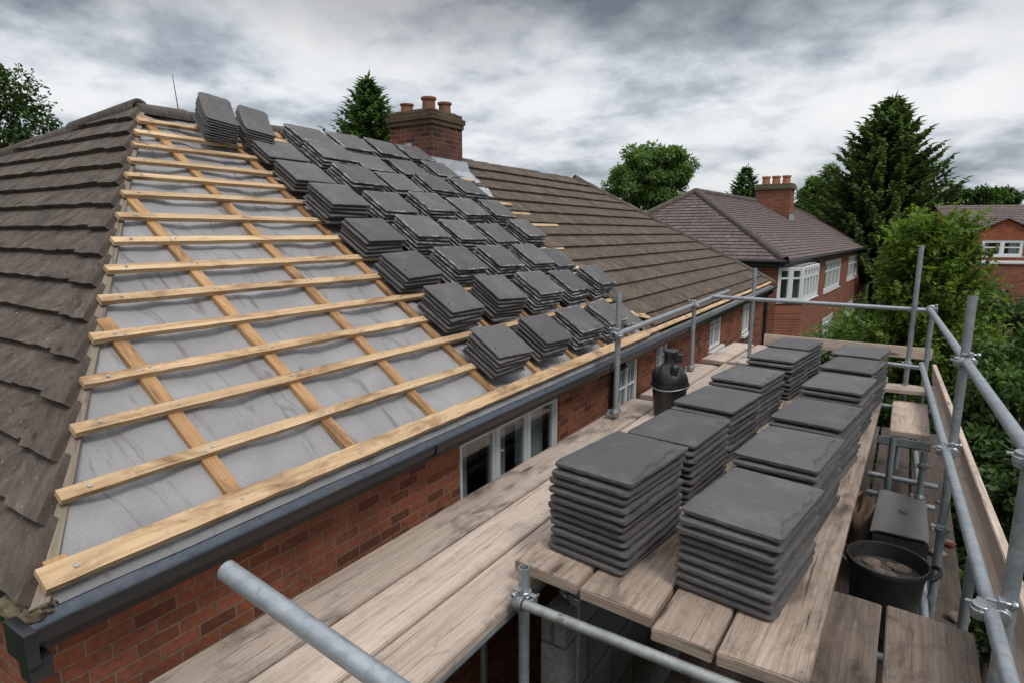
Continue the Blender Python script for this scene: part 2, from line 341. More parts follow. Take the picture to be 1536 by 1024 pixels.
# ------------------------------------------------------------------ tiled slopes
def tiles(mb, o, e, g, nn, n, dw, lim, tw, thick, jit=.004, m=0, up=.003, skip=None):
    """courses of tiles on a slope: origin o, e along, g up the slope, nn out; lim(w) gives the ends of the course"""
    o, e, g, nn = Vector(o), Vector(e), Vector(g), Vector(nn)
    for k in range(n):
        w0, w1 = k*dw, (k+1)*dw+dw*.12
        a0, b0 = lim(w0); a1, b1 = lim(w1)
        if b0-a0 < .01: continue
        x = a0+(-rnd.random()*tw if k % 2 else -tw*.5*rnd.random())
        while x < b0-1e-4:
            wd = tw*rnd.uniform(.85, 1.15)
            l0, r0 = max(x, a0), min(x+wd, b0); l1, r1 = max(x, a1), min(x+wd, b1)
            x += wd
            if r0-l0 < .004: continue
            if r1 < l1+.002: l1 = r1 = min(max((l1+r1)/2, a1), max(b1, a1))
            if skip and skip((l0+r0)/2, w0): continue
            j0, j1 = rnd.uniform(-jit, jit), rnd.uniform(-jit, jit); t0, t1 = thick*rnd.uniform(.92, 1.1), thick*rnd.uniform(.92, 1.1)
            uu, vv = rnd.random()*7, rnd.random()*7
            nm = max(1, int((r0-l0)/.07)) if jit > .003 else 1
            for q in range(nm):
                fa, fb = q/nm, (q+1)/nm
                def P(f, top, low):
                    l, r = (l0, r0) if low else (l1, r1)
                    xx = l+(r-l)*f; wob = jit*1.3*noise.noise(Vector((xx*23, k*3.1, 0))) if low else 0
                    w = (w0+j0+(j1-j0)*f+wob) if low else w1
                    h = ((t0+(t1-t0)*f+wob*.8) if low else up) if top else (0.001 if low else -.004)
                    return o+e*xx+g*w+nn*h, (uu+xx-l0, vv+w-w0)
                A, B, C_, D = P(fa, 1, 1), P(fb, 1, 1), P(fb, 1, 0), P(fa, 1, 0)
                mb.face([A[0], B[0], C_[0], D[0]], [A[1], B[1], C_[1], D[1]], m)
                A2, B2 = P(fa, 0, 1), P(fb, 0, 1)
                mb.face([A2[0], B2[0], B[0], A[0]], [(A[1][0], A[1][1]-.03), (B[1][0], B[1][1]-.03), B[1], A[1]], m)
                if q == 0: D2 = P(0, 0, 0); mb.face([D2[0], A2[0], A[0], D[0]], [D[1], A[1], A[1], D[1]], m)
                if q == nm-1: C2 = P(1, 0, 0); mb.face([B2[0], C2[0], C_[0], B[0]], [B[1], C_[1], C_[1], B[1]], m)

def ridge_run(mb, p0, p1, r, seglen, up=(0, 0, 1), m=0, over=.012):
    p0, p1 = Vector(p0), Vector(p1); d = p1-p0; L = d.length; d.normalize()
    side = d.cross(Vector(up)).normalized(); u = side.cross(d).normalized(); n = max(1, round(L/seglen))
    for k in range(n):
        a, b = p0+d*(L*k/n), p0+d*(L*(k+1)/n+over)
        j = rnd.uniform(-.004, .006); ra, rb = r*rnd.uniform(.97, 1.03), r*rnd.uniform(1.08, 1.16)
        uv0 = rnd.random()*5; seg = 9
        for q in range(seg):
            t0, t1 = R(-18+216*q/seg), R(-18+216*(q+1)/seg)
            def pt(c, rr, t): return c+side*math.cos(t)*rr+u*(math.sin(t)*rr+j)
            A, B, C_, D = pt(a, ra, t0), pt(b, rb, t0), pt(b, rb, t1), pt(a, ra, t1)
            mb.face([A, D, C_, B], [(uv0, t0*r), (uv0, t1*r), (uv0+seglen, t1*r), (uv0+seglen, t0*r)], m)
            i1, i2 = pt(b, rb-.018, t0), pt(b, rb-.018, t1)
            mb.face([B, C_, i2, i1], [(uv0, t0*r)]*4, m)
            i3, i4 = pt(a, ra-.018, t0), pt(a, ra-.018, t1)
            mb.face([A, i3, i4, D], [(uv0, t0*r)]*4, m)
            mb.face([i1, i2, i4, i3], [(uv0, t0*r)]*4, m)

# ------------------------------------------------------------------ walls with openings and windows (in a house's own frame: x along, y inward, z up)
def wall_mb(L0, L1, z0, z1, y, holes, th=.1):
    mb = MB(); us = sorted({L0, L1, *[h[0] for h in holes], *[h[1] for h in holes]}); zs = sorted({z0, z1, *[h[2] for h in holes], *[h[3] for h in holes]})
    for a, b in zip(us, us[1:]):
        for c, d in zip(zs, zs[1:]):
            if any(h[0]-1e-6 <= a and b <= h[1]+1e-6 and h[2]-1e-6 <= c and d <= h[3]+1e-6 for h in holes): continue
            mb.face([(a, y, c), (b, y, c), (b, y, d), (a, y, d)])
    for (a, b, c, d) in holes:
        mb.face([(a, y, c), (a, y, d), (a, y+th, d), (a, y+th, c)]); mb.face([(b, y, c), (b, y+th, c), (b, y+th, d), (b, y, d)])
        mb.face([(a, y, d), (b, y, d), (b, y+th, d), (a, y+th, d)]); mb.face([(a, y, c), (a, y+th, c), (b, y+th, c), (b, y, c)])
    return mb
def window(par, u0, u1, z0, z1, y, lights, mat, fw=.03, transom=None, depth=.05, rec=.02, sill=True, curtain=True, room=.6, bar=.02, muntin=0, Mx=None):
    """frame as a part, each light's pane, sill and curtain its sub-parts; Mx places it when it does not lie in the wall's plane"""
    X = (lambda p: Mx @ Vector(p)) if Mx is not None else Vector
    def bx(mb, a, b, c, d, y0, y1, m=0): mb.box(X((a, y0, c)), X((b, y0, c))-X((a, y0, c)), X((a, y1, c))-X((a, y0, c)), X((a, y0, d))-X((a, y0, c)), m)
    f = MB(); y0, y1 = y+rec, y+rec+depth
    bx(f, u0, u0+fw, z0, z1, y0, y1); bx(f, u1-fw, u1, z0, z1, y0, y1); bx(f, u0+fw, u1-fw, z1-fw, z1, y0+.001, y1-.001); bx(f, u0+fw, u1-fw, z0, z0+fw, y0+.001, y1-.001)
    iw = (u1-u0-2*fw); cuts = [u0+fw+iw*k/lights for k in range(lights+1)]
    for c in cuts[1:-1]: bx(f, c-fw*.55, c+fw*.55, z0+fw, z1-fw, y0+.002, y1-.002)
    for a, b in zip(cuts, cuts[1:]):                          # sashes
        aa, bb = a+(0 if a == cuts[0] else fw*.55), b-(0 if b == cuts[-1] else fw*.55)
        s_ = bar
        bx(f, aa, aa+s_, z0+fw, z1-fw, y0+.008, y1-.006); bx(f, bb-s_, bb, z0+fw, z1-fw, y0+.008, y1-.006)
        bx(f, aa+s_, bb-s_, z0+fw, z0+fw+s_, y0+.009, y1-.007); bx(f, aa+s_, bb-s_, z1-fw-s_, z1-fw, y0+.009, y1-.007)
        if transom: zt = z0+(z1-z0)*transom; bx(f, aa+s_, bb-s_, zt-s_*.6, zt+s_*.6, y0+.005, y1-.008)
        for q in range(muntin): xm = aa+s_+(bb-aa-2*s_)*(q+1)/(muntin+1); bx(f, xm-s_*.3, xm+s_*.3, z0+fw+s_, z1-fw-s_, y0+.012, y1-.01)
    fo = f.build('window', mat, par, bevel=.003, bseg=1)
    for a, b in zip(cuts, cuts[1:]):
        g = MB(); bx(g, a+fw*.5, b-fw*.5, z0+fw, z1-fw, y1-.03, y1-.024); g.build('pane', M['glass'], fo)
    if sill:
        s = MB(); bx(s, u0-.03, u1+.03, z0-.04, z0-.002, y-.05, y1); s.build('sill', mat, fo, bevel=.004, bseg=1)
    if room:
        r = MB()
        bx(r, u0-.02, u1+.02, z0-.02, z1+.02, y1+room, y1+room+.02)
        bx(r, u0-.02, u1+.02, z0-.04, z0-.021, y1+.03, y1+room); bx(r, u0-.02, u1+.02, z1+.021, z1+.04, y1+.03, y1+room)
        bx(r, u0-.04, u0-.021, z0-.02, z1+.02, y1+.03, y1+room); bx(r, u1+.021, u1+.04, z0-.02, z1+.02, y1+.03, y1+room)
        r.build('room', M['room'], fo)
    if curtain:
        for (ca, cb) in ((u0+.01, u0+(u1-u0)*.2), (u0+(u1-u0)*.42, u0+(u1-u0)*.56), (u1-(u1-u0)*.3, u1-.01)):
            c = MB(); n = 14
            for k in range(n):
                x0, x1 = ca+(cb-ca)*k/n, ca+(cb-ca)*(k+1)/n; d0, d1 = .025*math.sin(k*2.1), .025*math.sin((k+1)*2.1)
                c.face([X((x0, y1+.08+d0, z0)), X((x1, y1+.08+d1, z0)), X((x1, y1+.08+d1, z1)), X((x0, y1+.08+d0, z1))])
            c.build('curtain', M['curtain'], fo, smooth=60)
    return fo

# ================================================================== the house being re-roofed
PHI = R(1.4927)
A0 = Vector((-1.679, .476, -.875))                 # near corner of the eaves
ZE = A0.z-GROUND                                   # eaves height in the house's frame
house = empty('brick_house', (A0.x, A0.y, GROUND), math.pi/2+PHI)
tag(house, 'red brick house with half its tiled roof stripped to battens and grey felt', 'house')
HM = Matrix.Translation((A0.x, A0.y, GROUND)) @ Matrix.Rotation(math.pi/2+PHI, 4, 'Z')
RV, RH, LU = 2.394, 1.635, 10.69                   # ridge distance inward, ridge rise, eaves length
SL = math.hypot(RV, RH); TH = math.atan2(RH, RV)
G = Vector((0, math.cos(TH), math.sin(TH))); NN = Vector((0, -math.sin(TH), math.cos(TH)))
def rp(u, w, h=0.0): return Vector((u, 0, ZE))+G*w+NN*h
AU = 1.615                                          # ridge starts here
RF = 7.75                                           # and ends here
BH = Vector((-.155, 1.0, -.141))                    # the other hip falls away slowly from the apex
apex = Vector((AU, RV, ZE+RH))
TILE_U = 4.36
def far_u(w): return LU-(LU-RF)*w/SL
def hip_u(w): return AU*w/SL

# felt over the stripped part
mb = MB(); NU, NW = 150, 96
def felt_h(u, w):
    r = abs(((u-.55+.25) % .5)-.25)
    sag = -.014*min(1, r/.2)
    return .004+sag+0.026*noise.noise(Vector((u*3.2, w*6, .3)))*min(1, r/.1)+.016*noise.noise(Vector((u*9+w*5, w*12, 4)))*min(1, r/.08)-.012*abs(noise.noise(Vector((u*5-w*2.5, w*1.5+u, 9))))*min(1, r/.08)
for i in range(NU):
    for j in range(NW):
        w0, w1 = (SL-.02)*j/NW, (SL-.02)*(j+1)/NW
        def q(i_, w): 
            a = max(hip_u(w), -.02); u = a+(4.75-a)*i_/NU
            return rp(u, w, felt_h(u, w)), (u, w)
        P = [q(i, w0), q(i+1, w0), q(i+1, w1), q(i, w1)]
        mb.face([p[0] for p in P], [p[1] for p in P])
mb.build('underlay', M['felt'], house, smooth=80)
# felt apron lapping into the gutter, uneven lower edge
mb = MB(); n = 90
for i in range(n):
    u0, u1 = .02+10.5*i/n, .02+10.5*(i+1)/n
    e0, e1 = [-.022+.004*noise.noise(Vector((u*4, 0, 0))) for u in (u0, u1)]
    mb.face([rp(u0, e0, -.012), rp(u1, e1, -.012), rp(u1, .0, .004), rp(u0, .0, .004)], [(u0, 0), (u1, 0), (u1, .05), (u0, .05)])
mb.build('eaves_felt', M['felt'], house, smooth=60)

# rafters (strips over the felt) and battens
for u in (.06, .55, 1.045, 1.55, 2.05, 2.55, 3.05, 3.55, 4.05):
    w1 = min(SL-.06, u/AU*SL-.02) if u < AU else SL-.06
    mb = MB(); wd = .052
    a, b = rp(u-wd/2, .02, .0), rp(u+wd/2, .02, .0)
    sk = rnd.uniform(-.012, .012)
    mb.box(a, G*(w1-.02)+Vector((sk, 0, 0)), Vector((wd, 0, 0)), NN*.026)
    mb.build('rafter', M['rafter'], house, bevel=.003, bseg=1)
BW = [.026, .247, .466, .65, .85, 1.053, 1.24, 1.438, 1.629, 1.827, 2.002, 2.161, 2.349, 2.499, 2.659]
BEND = [10.55, 4.30, 4.62, 4.35, 4.75, 4.32, 4.7, 4.4, 5.2, 4.9, 4.36, 4.7, 4.1, 4.06, 4.05]
for k, w in enumerate(BW):
    u0 = hip_u(w)-.012; ue = BEND[k]; wd = .039 if k else .064; mb = MB()
    nseg = max(8, int((ue-u0)/.06)); hh = .021
    prev = None
    ph = rnd.random()*9
    for s_ in range(nseg+1):
        u = u0+(ue-u0)*s_/nseg; wd = (.039 if k else (.064 if u < 4.3 else .04)); dw = .004*noise.noise(Vector((u*.9, ph, 0))); dh = .003*noise.noise(Vector((u*1.7, ph, 5)))
        wv = .003*noise.noise(Vector((u*13, ph, 2)))+.002*noise.noise(Vector((u*31, ph, 7)))
        ring = [rp(u, w-wd/2+dw+wv, .027+dh), rp(u, w+wd/2+dw, .027+dh), rp(u, w+wd/2+dw-wv, .027+hh+dh), rp(u, w-wd/2+dw+wv, .027+hh+dh)]
        if prev:
            pu = u-(ue-u0)/nseg
            for q in range(4):
                r_ = (q+1) % 4; o_ = [0, wd, wd+hh, 2*wd+hh, 2*wd+2*hh]
                mb.face([prev[q], prev[r_], ring[r_], ring[q]], [(pu, o_[q]), (pu, o_[q+1]), (u, o_[q+1]), (u, o_[q])])
            if s_ == nseg: mb.face([ring[0], ring[1], ring[2], ring[3]], [(0, 0), (.05, 0), (.05, .03), (0, .03)])
        else: mb.face([ring[3], ring[2], ring[1], ring[0]], [(0, 0), (.05, 0), (.05, .03), (0, .03)])
        prev = ring
    for u in (.55, 1.045, 1.55, 2.05):
        if u > u0+.05:
            for dx in (-.012, .014):
                c = rp(u+dx, w+rnd.uniform(-.012, .012), .0485); mb.tube(c-NN*.004, c+NN*.0022, .0042, seg=8, m=1)
    c = rp(u0+.075, w, .0485); mb.tube(c-NN*.004, c+NN*.004, .006, seg=8, m=1)
    mb.build('batten', [M['batten'], M['steel']], house, smooth=30)
# board along the stripped hip edge
mb = MB(); a, b = rp(0.0, .0, 0), rp(AU, SL, 0); d = b-a
mb.box(a+Vector((-.035, 0, -.035)), d*.985, Vector((.045, 0, 0)), NN*.045)
mb.build('hip_board', wood('hip_wood', (.16, .125, .095), (.36, .3, .235), .7), house, bevel=.003, bseg=1)

# tiled part of the same slope
mb = MB(); dw = SL/14.0
def lim_r(w):
    w = min(w, SL); return (TILE_U+.16*noise.noise(Vector((round(w/dw)*1.9, 0, 7)))+(.12 if w < .6 else 0), far_u(w))
edge_cache = {}
def lim_right(w):
    k = int(w/dw+1e-6); a = edge_cache.setdefault(k, TILE_U+rnd.uniform(-.08, .16)); return (a if w < (k+.5)*dw else a, far_u(min(w, SL)))
for k in range(14):
    a = TILE_U+rnd.uniform(-.06, .18)+(.25 if k < 1 else 0); w0 = k*dw
    if w0 > 2.3: a = 4.64
    tiles(mb, rp(0, w0 if k else .06, .03), (1, 0, 0), G, NN, 1, dw if k else dw-.06, lambda w, a=a, w0=w0: (a, far_u(min(w0+w, SL))), .11, .03, .0026)
mb.face([rp(TILE_U, .04, .025), rp(LU-.06, .04, .025), rp(RF, SL, .025), rp(4.66, SL, .025)])
ro = mb.build('tiled_slope', M['tile'], house)
# left hip face
mb = MB()
hipL = Vector((AU, 0, RH)); nl_ = Vector((-RH, 0, AU)).normalized(); gl = Vector((AU, 0, RH)).normalized(); LL = hipL.length
ROT = Vector((0, 1, 0))
def lim_left(w):                                     # along +y: from the hip (y = RV*w/LL) to the far hip
    f = min(w/LL, 1.0); y0 = RV*f
    return (y0, RV+(1-f)*RH/.141*1.0)
for k in range(15):
    w0 = k*LL/15; dwl = LL/15
    tiles(mb, Vector((0, 0, ZE))+gl*w0+nl_*.024, (0, 1, 0), gl, nl_, 1, dwl, lambda w, w0=w0: lim_left(w0+w), .42, .032, .0045)
    # hip-end slate of each course sits a little proud
    y0 = lim_left(w0)[0]
pl = [Vector((0, 0, ZE)), Vector((0, RV+RH/.141, ZE)), apex, ]
mb.face([p+nl_*.02 for p in pl][::1])
mb.build('hip_slope', M['tile_old'], house)
mb = MB()                                            # cut ends of the hip courses, doubled slates along the edge
for k in range(15):
    w0 = k*LL/15; f0, f1 = w0/LL, (k+1.1)/15
    w1 = min(LL, w0+LL/15*1.1); y0, y1 = RV*f0, RV*min(1, f1); wd = rnd.uniform(.13, .2)
    tl = rnd.uniform(.012, .02)
    base = Vector((0, 0, ZE))
    def Q(w, y, h): return base+gl*w+Vector((0, y, 0))+nl_*h
    h0 = .024+.019; t = .018
    ys = [y0-.02, y0+wd*.33, y0+wd*.66, y0+wd]; yt = [y1-.02, y1+wd*.33, y1+wd*.66, y1+wd]
    lo = [w0-tl+.008*noise.noise(Vector((k*2.2, j*1.3, 0))) for j in range(4)]
    for j in range(3):
        uvs = [(k+ys[j], 0), (k+ys[j+1], 0), (k+ys[j+1], .17), (k+ys[j], .17)]
        mb.face([Q(lo[j], ys[j], h0+t), Q(lo[j], ys[j], h0+t)+(Q(lo[j+1], ys[j+1], h0+t)-Q(lo[j], ys[j], h0+t)), Q(w1, yt[j+1], h0-.015), Q(w1, yt[j], h0-.015)][::-1], uvs[::-1])
        mb.face([Q(lo[j], ys[j], h0-.02), Q(lo[j+1], ys[j+1], h0-.02), Q(lo[j+1], ys[j+1], h0+t), Q(lo[j], ys[j], h0+t)][::-1], uvs)
    mb.face([Q(lo[0], ys[0], h0-.022), Q(w1, yt[0], h0-.035), Q(w1, yt[0], h0-.015), Q(lo[0], ys[0], h0+t)][::-1], [(0, 0), (.2, 0), (.2, .05), (0, .05)])
    mb.face([Q(lo[3], ys[3], h0-.03), Q(lo[3], ys[3], h0+t), Q(w1, yt[3], h0-.015), Q(w1, yt[3], h0-.045)][::-1], [(0, 0), (.2, 0), (.2, .05), (0, .05)])
mb.build('hip_edge_slates', M['tile_old'], house)
# the slopes that face away
mb = MB(); bl_, br_ = Vector((0, RV+RH/.141, ZE)), Vector((LU, RV+RH/.141, ZE)); rf = Vector((RF, RV, ZE+RH))
mb.face([apex, bl_, rf]); mb.face([rf, bl_, br_]); mb.face([rf, br_, Vector((LU, 0, ZE))])
mb.build('back_slope', M['tile'], house)
mb = MB(); ridge_run(mb, apex+Vector((-.03, 0, -.012)), Vector((RF+.05, RV, ZE+RH-.012)), .052, .3)
mb.build('ridge_capping', M['ridge'], house, smooth=40)
mb = MB(); ridge_run(mb, apex+BH*11+Vector((0, 0, .02)), apex+BH*.62+Vector((0, 0, -.015)), .055, .42)
ridge_run(mb, apex+BH*.66+Vector((0, 0, .005)), apex+BH*.02+Vector((0, 0, .0)), .06, .62)
mb.build('hip_capping', M['ridge'], house, smooth=40)
mb = MB(); ridge_run(mb, rp(LU, 0, .03), rf+Vector((0, 0, .02)), .06, .25); mb.build('hip_capping', M['ridge'], house, smooth=40)
# broken mortar at the eaves corner
mb = MB(); mb.blob(Vector((-.012, .05, ZE-.02)), .05, .075, .036, 24, 16, .22, 5, 2.2); mb.build('corner_bedding', M['mortar'], house, smooth=70)

# gutter, fascia and soffit (y negative = outward)
mb = MB(); prof = [(0, -.018), (-.022, -.042), (-.046, -.05), (-.068, -.044), (-.078, -.022), (-.087, -.022), (-.087, -.046), (-.078, -.066), (-.055, -.076), (-.025, -.072), (0, -.055)]
N = 40
for i in range(N):
    u0, u1 = -.05+(LU+.08)*i/N, -.05+(LU+.08)*(i+1)/N
    for j in range(len(prof)-1):
        (y0, z0), (y1, z1) = prof[j], prof[j+1]
        mb.face([(u0, y0, ZE+z0), (u0, y1, ZE+z1), (u1, y1, ZE+z1), (u1, y0, ZE+z0)], None, 1 if j < 4 else 0)
mb.build('gutter', [M['gutter'], M['lining']], house, smooth=50)
mb = MB(); mb.box((-.075, -.1, ZE-.1), (.028, 0, 0), (0, .115, 0), (0, 0, .085)); mb.box((-.07, -.085, ZE-.15), (.05, 0, 0), (0, .055, 0), (0, 0, .055)); mb.build('gutter_stop', M['gutter'], house, bevel=.005)
mb = MB(); mb.box((-.04, .002, ZE-.13), (LU+.06, 0, 0), (0, .018, 0), (0, 0, .122)); mb.box((-.04, .02, ZE-.135), (LU+.06, 0, 0), (0, .1, 0), (0, 0, .012)); mb.box((-.02, .03, ZE-.13), (.016, 0, 0), (0, 13.6, 0), (0, 0, .14)); mb.box((-.003, .03, ZE-.133), (.12, 0, 0), (0, 13.6, 0), (0, 0, .012)); mb.build('fascia', M['gutter'], house)
for u in (1.4, 3.35, 5.3, 7.25, 9.2):
    mb = MB()
    for j in range(len(prof)-1):
        (y0, z0), (y1, z1) = prof[j], prof[j+1]; g0 = 1.05
        q = [(u, y0*g0-.001, ZE+z0*1.04), (u, y1*g0-.001, ZE+z1*1.04), (u+.06, y1*g0-.001, ZE+z1*1.04), (u+.06, y0*g0-.001, ZE+z0*1.04)]
        if j >= 4: mb.face(q)
    mb.build('gutter_joint', M['gutter'], house, smooth=50)
# brick walls and windows (z of the photograph = ZE + offset)
YW = .08; zr = lambda z: z-GROUND
wins = [(1.79, 2.88, zr(-1.8), zr(-1.03), 3, M['upvc']), (3.93, 4.36, zr(-1.75), zr(-1.03), 2, M['white']), (4.84, 5.2, zr(-1.4), zr(-1.03), 2, M['white']),
        (6.82, 7.42, zr(-1.41), zr(-1.03), 2, M['white']), (8.75, 9.3, zr(-1.5), zr(-1.05), 2, M['white'])]
wm = wall_mb(-.0, LU-.1, 0, ZE-.12, YW, [w[:4] for w in wins])
D_ = RV+RH/.141
wm.face([(0, YW, 0), (0, YW, ZE-.12), (0, D_-.3, ZE-.12), (0, D_-.3, 0)]); wm.face([(LU-.1, YW, 0), (LU-.1, D_-.3, 0), (LU-.1, D_-.3, ZE-.12), (LU-.1, YW, ZE-.12)])
wm.face([(0, D_-.3, 0), (0, D_-.3, ZE-.12), (LU-.1, D_-.3, ZE-.12), (LU-.1, D_-.3, 0)])
wm.build('wall', M['brick'], house)
for i, w in enumerate(wins):
    window(house, *w[:4], YW, w[4], w[5], fw=.028 if i == 0 else .022, bar=.022 if i == 0 else .012, transom=None if i == 0 else .68, sill=i > 1, muntin=0 if i == 0 else 1, rec=.012)
for u in (3.72, LU-.2):
    mb = MB(); mb.tube((u, YW-.04, .1), (u, YW-.04, ZE-.16), .028, seg=14); mb.tube((u, YW-.04, ZE-.16), (u, -.06, ZE-.09), .028, seg=14)
    for z in (ZE-.5, ZE-1.6, ZE-3): mb.tube((u, YW-.04, z), (u, YW-.04, z+.05), .036, seg=14)
    mb.build('downpipe', M['gutter'], house, smooth=40)

# chimney
cu0, cu1, cv0, cv1 = 4.12, 4.60, 2.11, 2.64; ct = ZE+1.915
mb = MB(); mb.box((cu0, cv0, ZE+1.2), (cu1-cu0, 0, 0), (0, cv1-cv0, 0), (0, 0, ct-ZE-1.2))
ch = mb.build('chimney', M['brick_old'], house)
mb = MB()
def course(e, z0, z1, jit=.006):
    n = 10
    mb.box((cu0-e, cv0-e, z0), (cu1-cu0+2*e, 0, 0), (0, cv1-cv0+2*e, 0), (0, 0, z1-z0))
course(.014, ct-.02, ct+.025); course(.027, ct+.025, ct+.075); course(.004, ct+.075, ct+.115); course(-.04, ct+.115, ct+.135)
cp = mb.build('corbel', M['mossbrick'], ch, bevel=.006)
for (x, y, h, r) in ((cu0+.09, cv0+.38, .08, .06), (cu0+.17, cv0+.17, .135, .066), (cu0+.37, cv0+.13, .115, .062)):
    p = MB(); p.lathe((x, y, ct+.125), [(r*1.0, 0), (r*.94, h*.7), (r*.97, h*.8), (r*1.14, h*.82), (r*1.16, h*.95), (r*1.08, h), (r*.85, h), (r*.82, h*.5), (0.0, h*.5)], 24)
    p.build('chimney_pot', M['clay'], ch, smooth=35)
def vs(v): return ZE+v*math.tan(TH)
mb = MB(); n = 14                                      # lead apron below, stepped lead up the side
for i in range(n):
    u0, u1 = cu0-.03+(cu1-cu0+.1)*i/n, cu0-.03+(cu1-cu0+.1)*(i+1)/n
    for j, (wa, wb, ha, hb) in enumerate(((2.36, 2.44, .055, .058), (2.44, 2.545, .058, .062))):
        f = lambda u, w, h: rp(u, w, h+.004*noise.noise(Vector((u*14, w*20, 1))))
        mb.face([f(u0, wa+.012*math.sin(i), ha), f(u1, wa+.012*math.sin(i+1), ha), f(u1, wb, hb), f(u0, wb, hb)])
    mb.face([rp(u0, 2.545, .062), rp(u1, 2.545, .062), (u1, cv0-.006, vs(cv0)+.15), (u0, cv0-.006, vs(cv0)+.15)])
for k in range(6):
    v0 = cv0+.0+.055*k; z = vs(v0)+.02
    mb.box((cu0-.008, v0-.02, z-.03), (.006, 0, 0), (0, .075, 0), (0, 0, .115))
    mb.face([rp(cu0-.1, (v0-.02)/math.cos(TH), .05), rp(cu0-.006, (v0-.02)/math.cos(TH), .06), rp(cu0-.006, (v0+.05)/math.cos(TH), .06), rp(cu0-.1, (v0+.05)/math.cos(TH), .05)])
mb.build('flashing', M['lead'], ch, smooth=40)
mb = MB(); n = 10                                      # loose lead sheet below the stack
for i in range(n):
    for j in range(4):
        f = lambda a, b: rp(4.1+.42*a/n+.03*b, 2.08+.17*b/4, .062+.012*noise.noise(Vector((a*.7, b*.9, 3))))
        mb.face([f(i, j), f(i+1, j), f(i+1, j+1), f(i, j+1)])
tagl = mb.build('flashing', M['lead'], ch, smooth=50)
# ragged timber at the edge of the tiling
for (u, w, l, a) in ((4.2, 2.32, .35, -.12), (3.95, 2.5, .4, -.3), (4.28, 1.95, .4, .05), (4.3, .22, .3, .2), (4.42, .2, .2, .35), (4.2, .33, .25, .45), (4.3, 1.5, .3, .1), (4.33, .9, .3, .1)):
    mb = MB(); d = Vector((math.cos(a), 0, 0))+G*math.sin(a)*-1
    mb.box(rp(u, w, .055), d*l, (G*math.cos(a)+Vector((math.sin(a), 0, 0)))*.045, NN*.016); mb.build('broken_batten', M['batten'], house, bevel=.003, bseg=1)

# ================================================================== slates
def slate_mesh(name, wx, ly, t, seed, chip=1.0, cr=.02, mats=None, bulge=.006, edge_mi=0, curve=0.0):
    """one slate, base at z=0: rounded plan, rounded lower edge, a chipped ledge along the +x side"""
    N = []; r = cr
    def arc(cx, cy, a0):
        for k in range(6): a = R(a0+90*k/5); N.append((cx+r*math.cos(a), cy+r*math.sin(a)))
    hx, hy = wx/2, ly/2; ns = 16
    arc(hx-r, hy-r, 0)
    N += [(hx-r-(wx-2*r)*k/ns, hy) for k in range(1, ns)]
    arc(-hx+r, hy-r, 90); N += [(-hx, hy-r-(ly-2*r)*k/ns) for k in range(1, ns)]
    arc(-hx+r, -hy+r, 180); N += [(-hx+r+(wx-2*r)*k/ns, -hy) for k in range(1, ns)]
    arc(hx-r, -hy+r, 270); N += [(hx, -hy+r+(ly-2*r)*k/ns) for k in range(1, ns)]
    n = len(N); S = Vector((seed*3.7, seed*1.9, 0))
    def ns_(p, f, z=0.0): return noise.noise(Vector((p[0]*f, p[1]*f, z))+S)
    rings = []
    for (inset, z, cham) in ((.05, 0.0, 0), (.022, bulge*.8, 0), (.004, bulge, 0), (0.0, bulge+t*.3, 0), (.0015, bulge+t*.68, 0), (.011, bulge+t*.8, 1), (.02, bulge+t*.93, 2), (.05, bulge+t, 3)):
        ring = []
        for (x, y) in N:
            d = Vector((x, y)); nrm = Vector((x/hx, y/hy)); m_ = max(abs(nrm.x), abs(nrm.y))
            j = .0028*ns_((x, y), 24)+.0032*ns_((x, y), 70)
            ins = inset+(j if inset < .015 else j*.7)
            if cham:                                       # the chipped side
                s = max(0.0, x/hx-.86)/.14*chip; s = min(1, s)
                s2 = max(0.0, -(y/hy)-.93)/.07*.35*chip
                c1 = ns_((x, y), 11, 3); c2 = ns_((x, y), 34, 6)
                wide = max(.004, .017+.03*c1+.012*c2)
                ins = ins*(1-s)+s*(.006, wide+.006, wide+.0105)[cham-1]
                zz = z-(s*t*.25 if cham == 1 else s*t*.36 if cham == 2 else 0)-s2*t*.05
            else: zz = z
            px = x-math.copysign(min(abs(x), ins), x)*(1 if abs(x) > hx-.05 else abs(x)/hx)
            py = y-math.copysign(min(abs(y), ins), y)*(1 if abs(y) > hy-.05 else abs(y)/hy)
            zz += .0011*ns_((x, y), 6, 8)
            ring.append((px, py, zz+curve*(py/hy)**2))
        rings.append(ring)
    V = [p for ring in rings for p in ring]; Fc = []; MI = []
    for a in range(len(rings)-1):
        for k in range(n):
            q = (k+1) % n; Fc.append((a*n+k, a*n+q, (a+1)*n+q, (a+1)*n+k)); MI.append(edge_mi if 1 <= a <= 4 else 0)
    # inner top: one more ring and a centre, so that the face can undulate
    top = [(p[0]*.5, p[1]*.5, bulge+t*1.01+.0012*ns_(p, 9, 5)) for p in rings[-1]]; b0 = len(V); V += top; V.append((0, 0, bulge+t))
    l0 = (len(rings)-1)*n
    for k in range(n): q = (k+1) % n; Fc += [(l0+k, l0+q, b0+q, b0+k), (b0+k, b0+q, b0+n)]; MI += [0, 0]
    V.append((0, 0, 0)); Fc += [(((k+1) % n), k, len(V)-1) for k in range(n)]; MI += [0]*n
    me = bpy.data.meshes.new(name); me.from_pydata(V, [], Fc)
    for m in mats: me.materials.append(m)
    for p, mi in zip(me.polygons, MI): p.material_index = mi
    me.shade_smooth(); me.set_sharp_from_angle(angle=R(38))
    return me
deck_meshes = [slate_mesh('deck_slate', .325, .468, .0225, i+1, (1.0, .55, .85, 1.15, .4, .7, 1.0, .25)[i], .019, [M['slate']], bulge=.0095) for i in range(8)]
UPZ = -1.1625
def ordl(k, n): return 'topmost' if k == 0 else ('bottom' if k == n-1 else ORD[k])
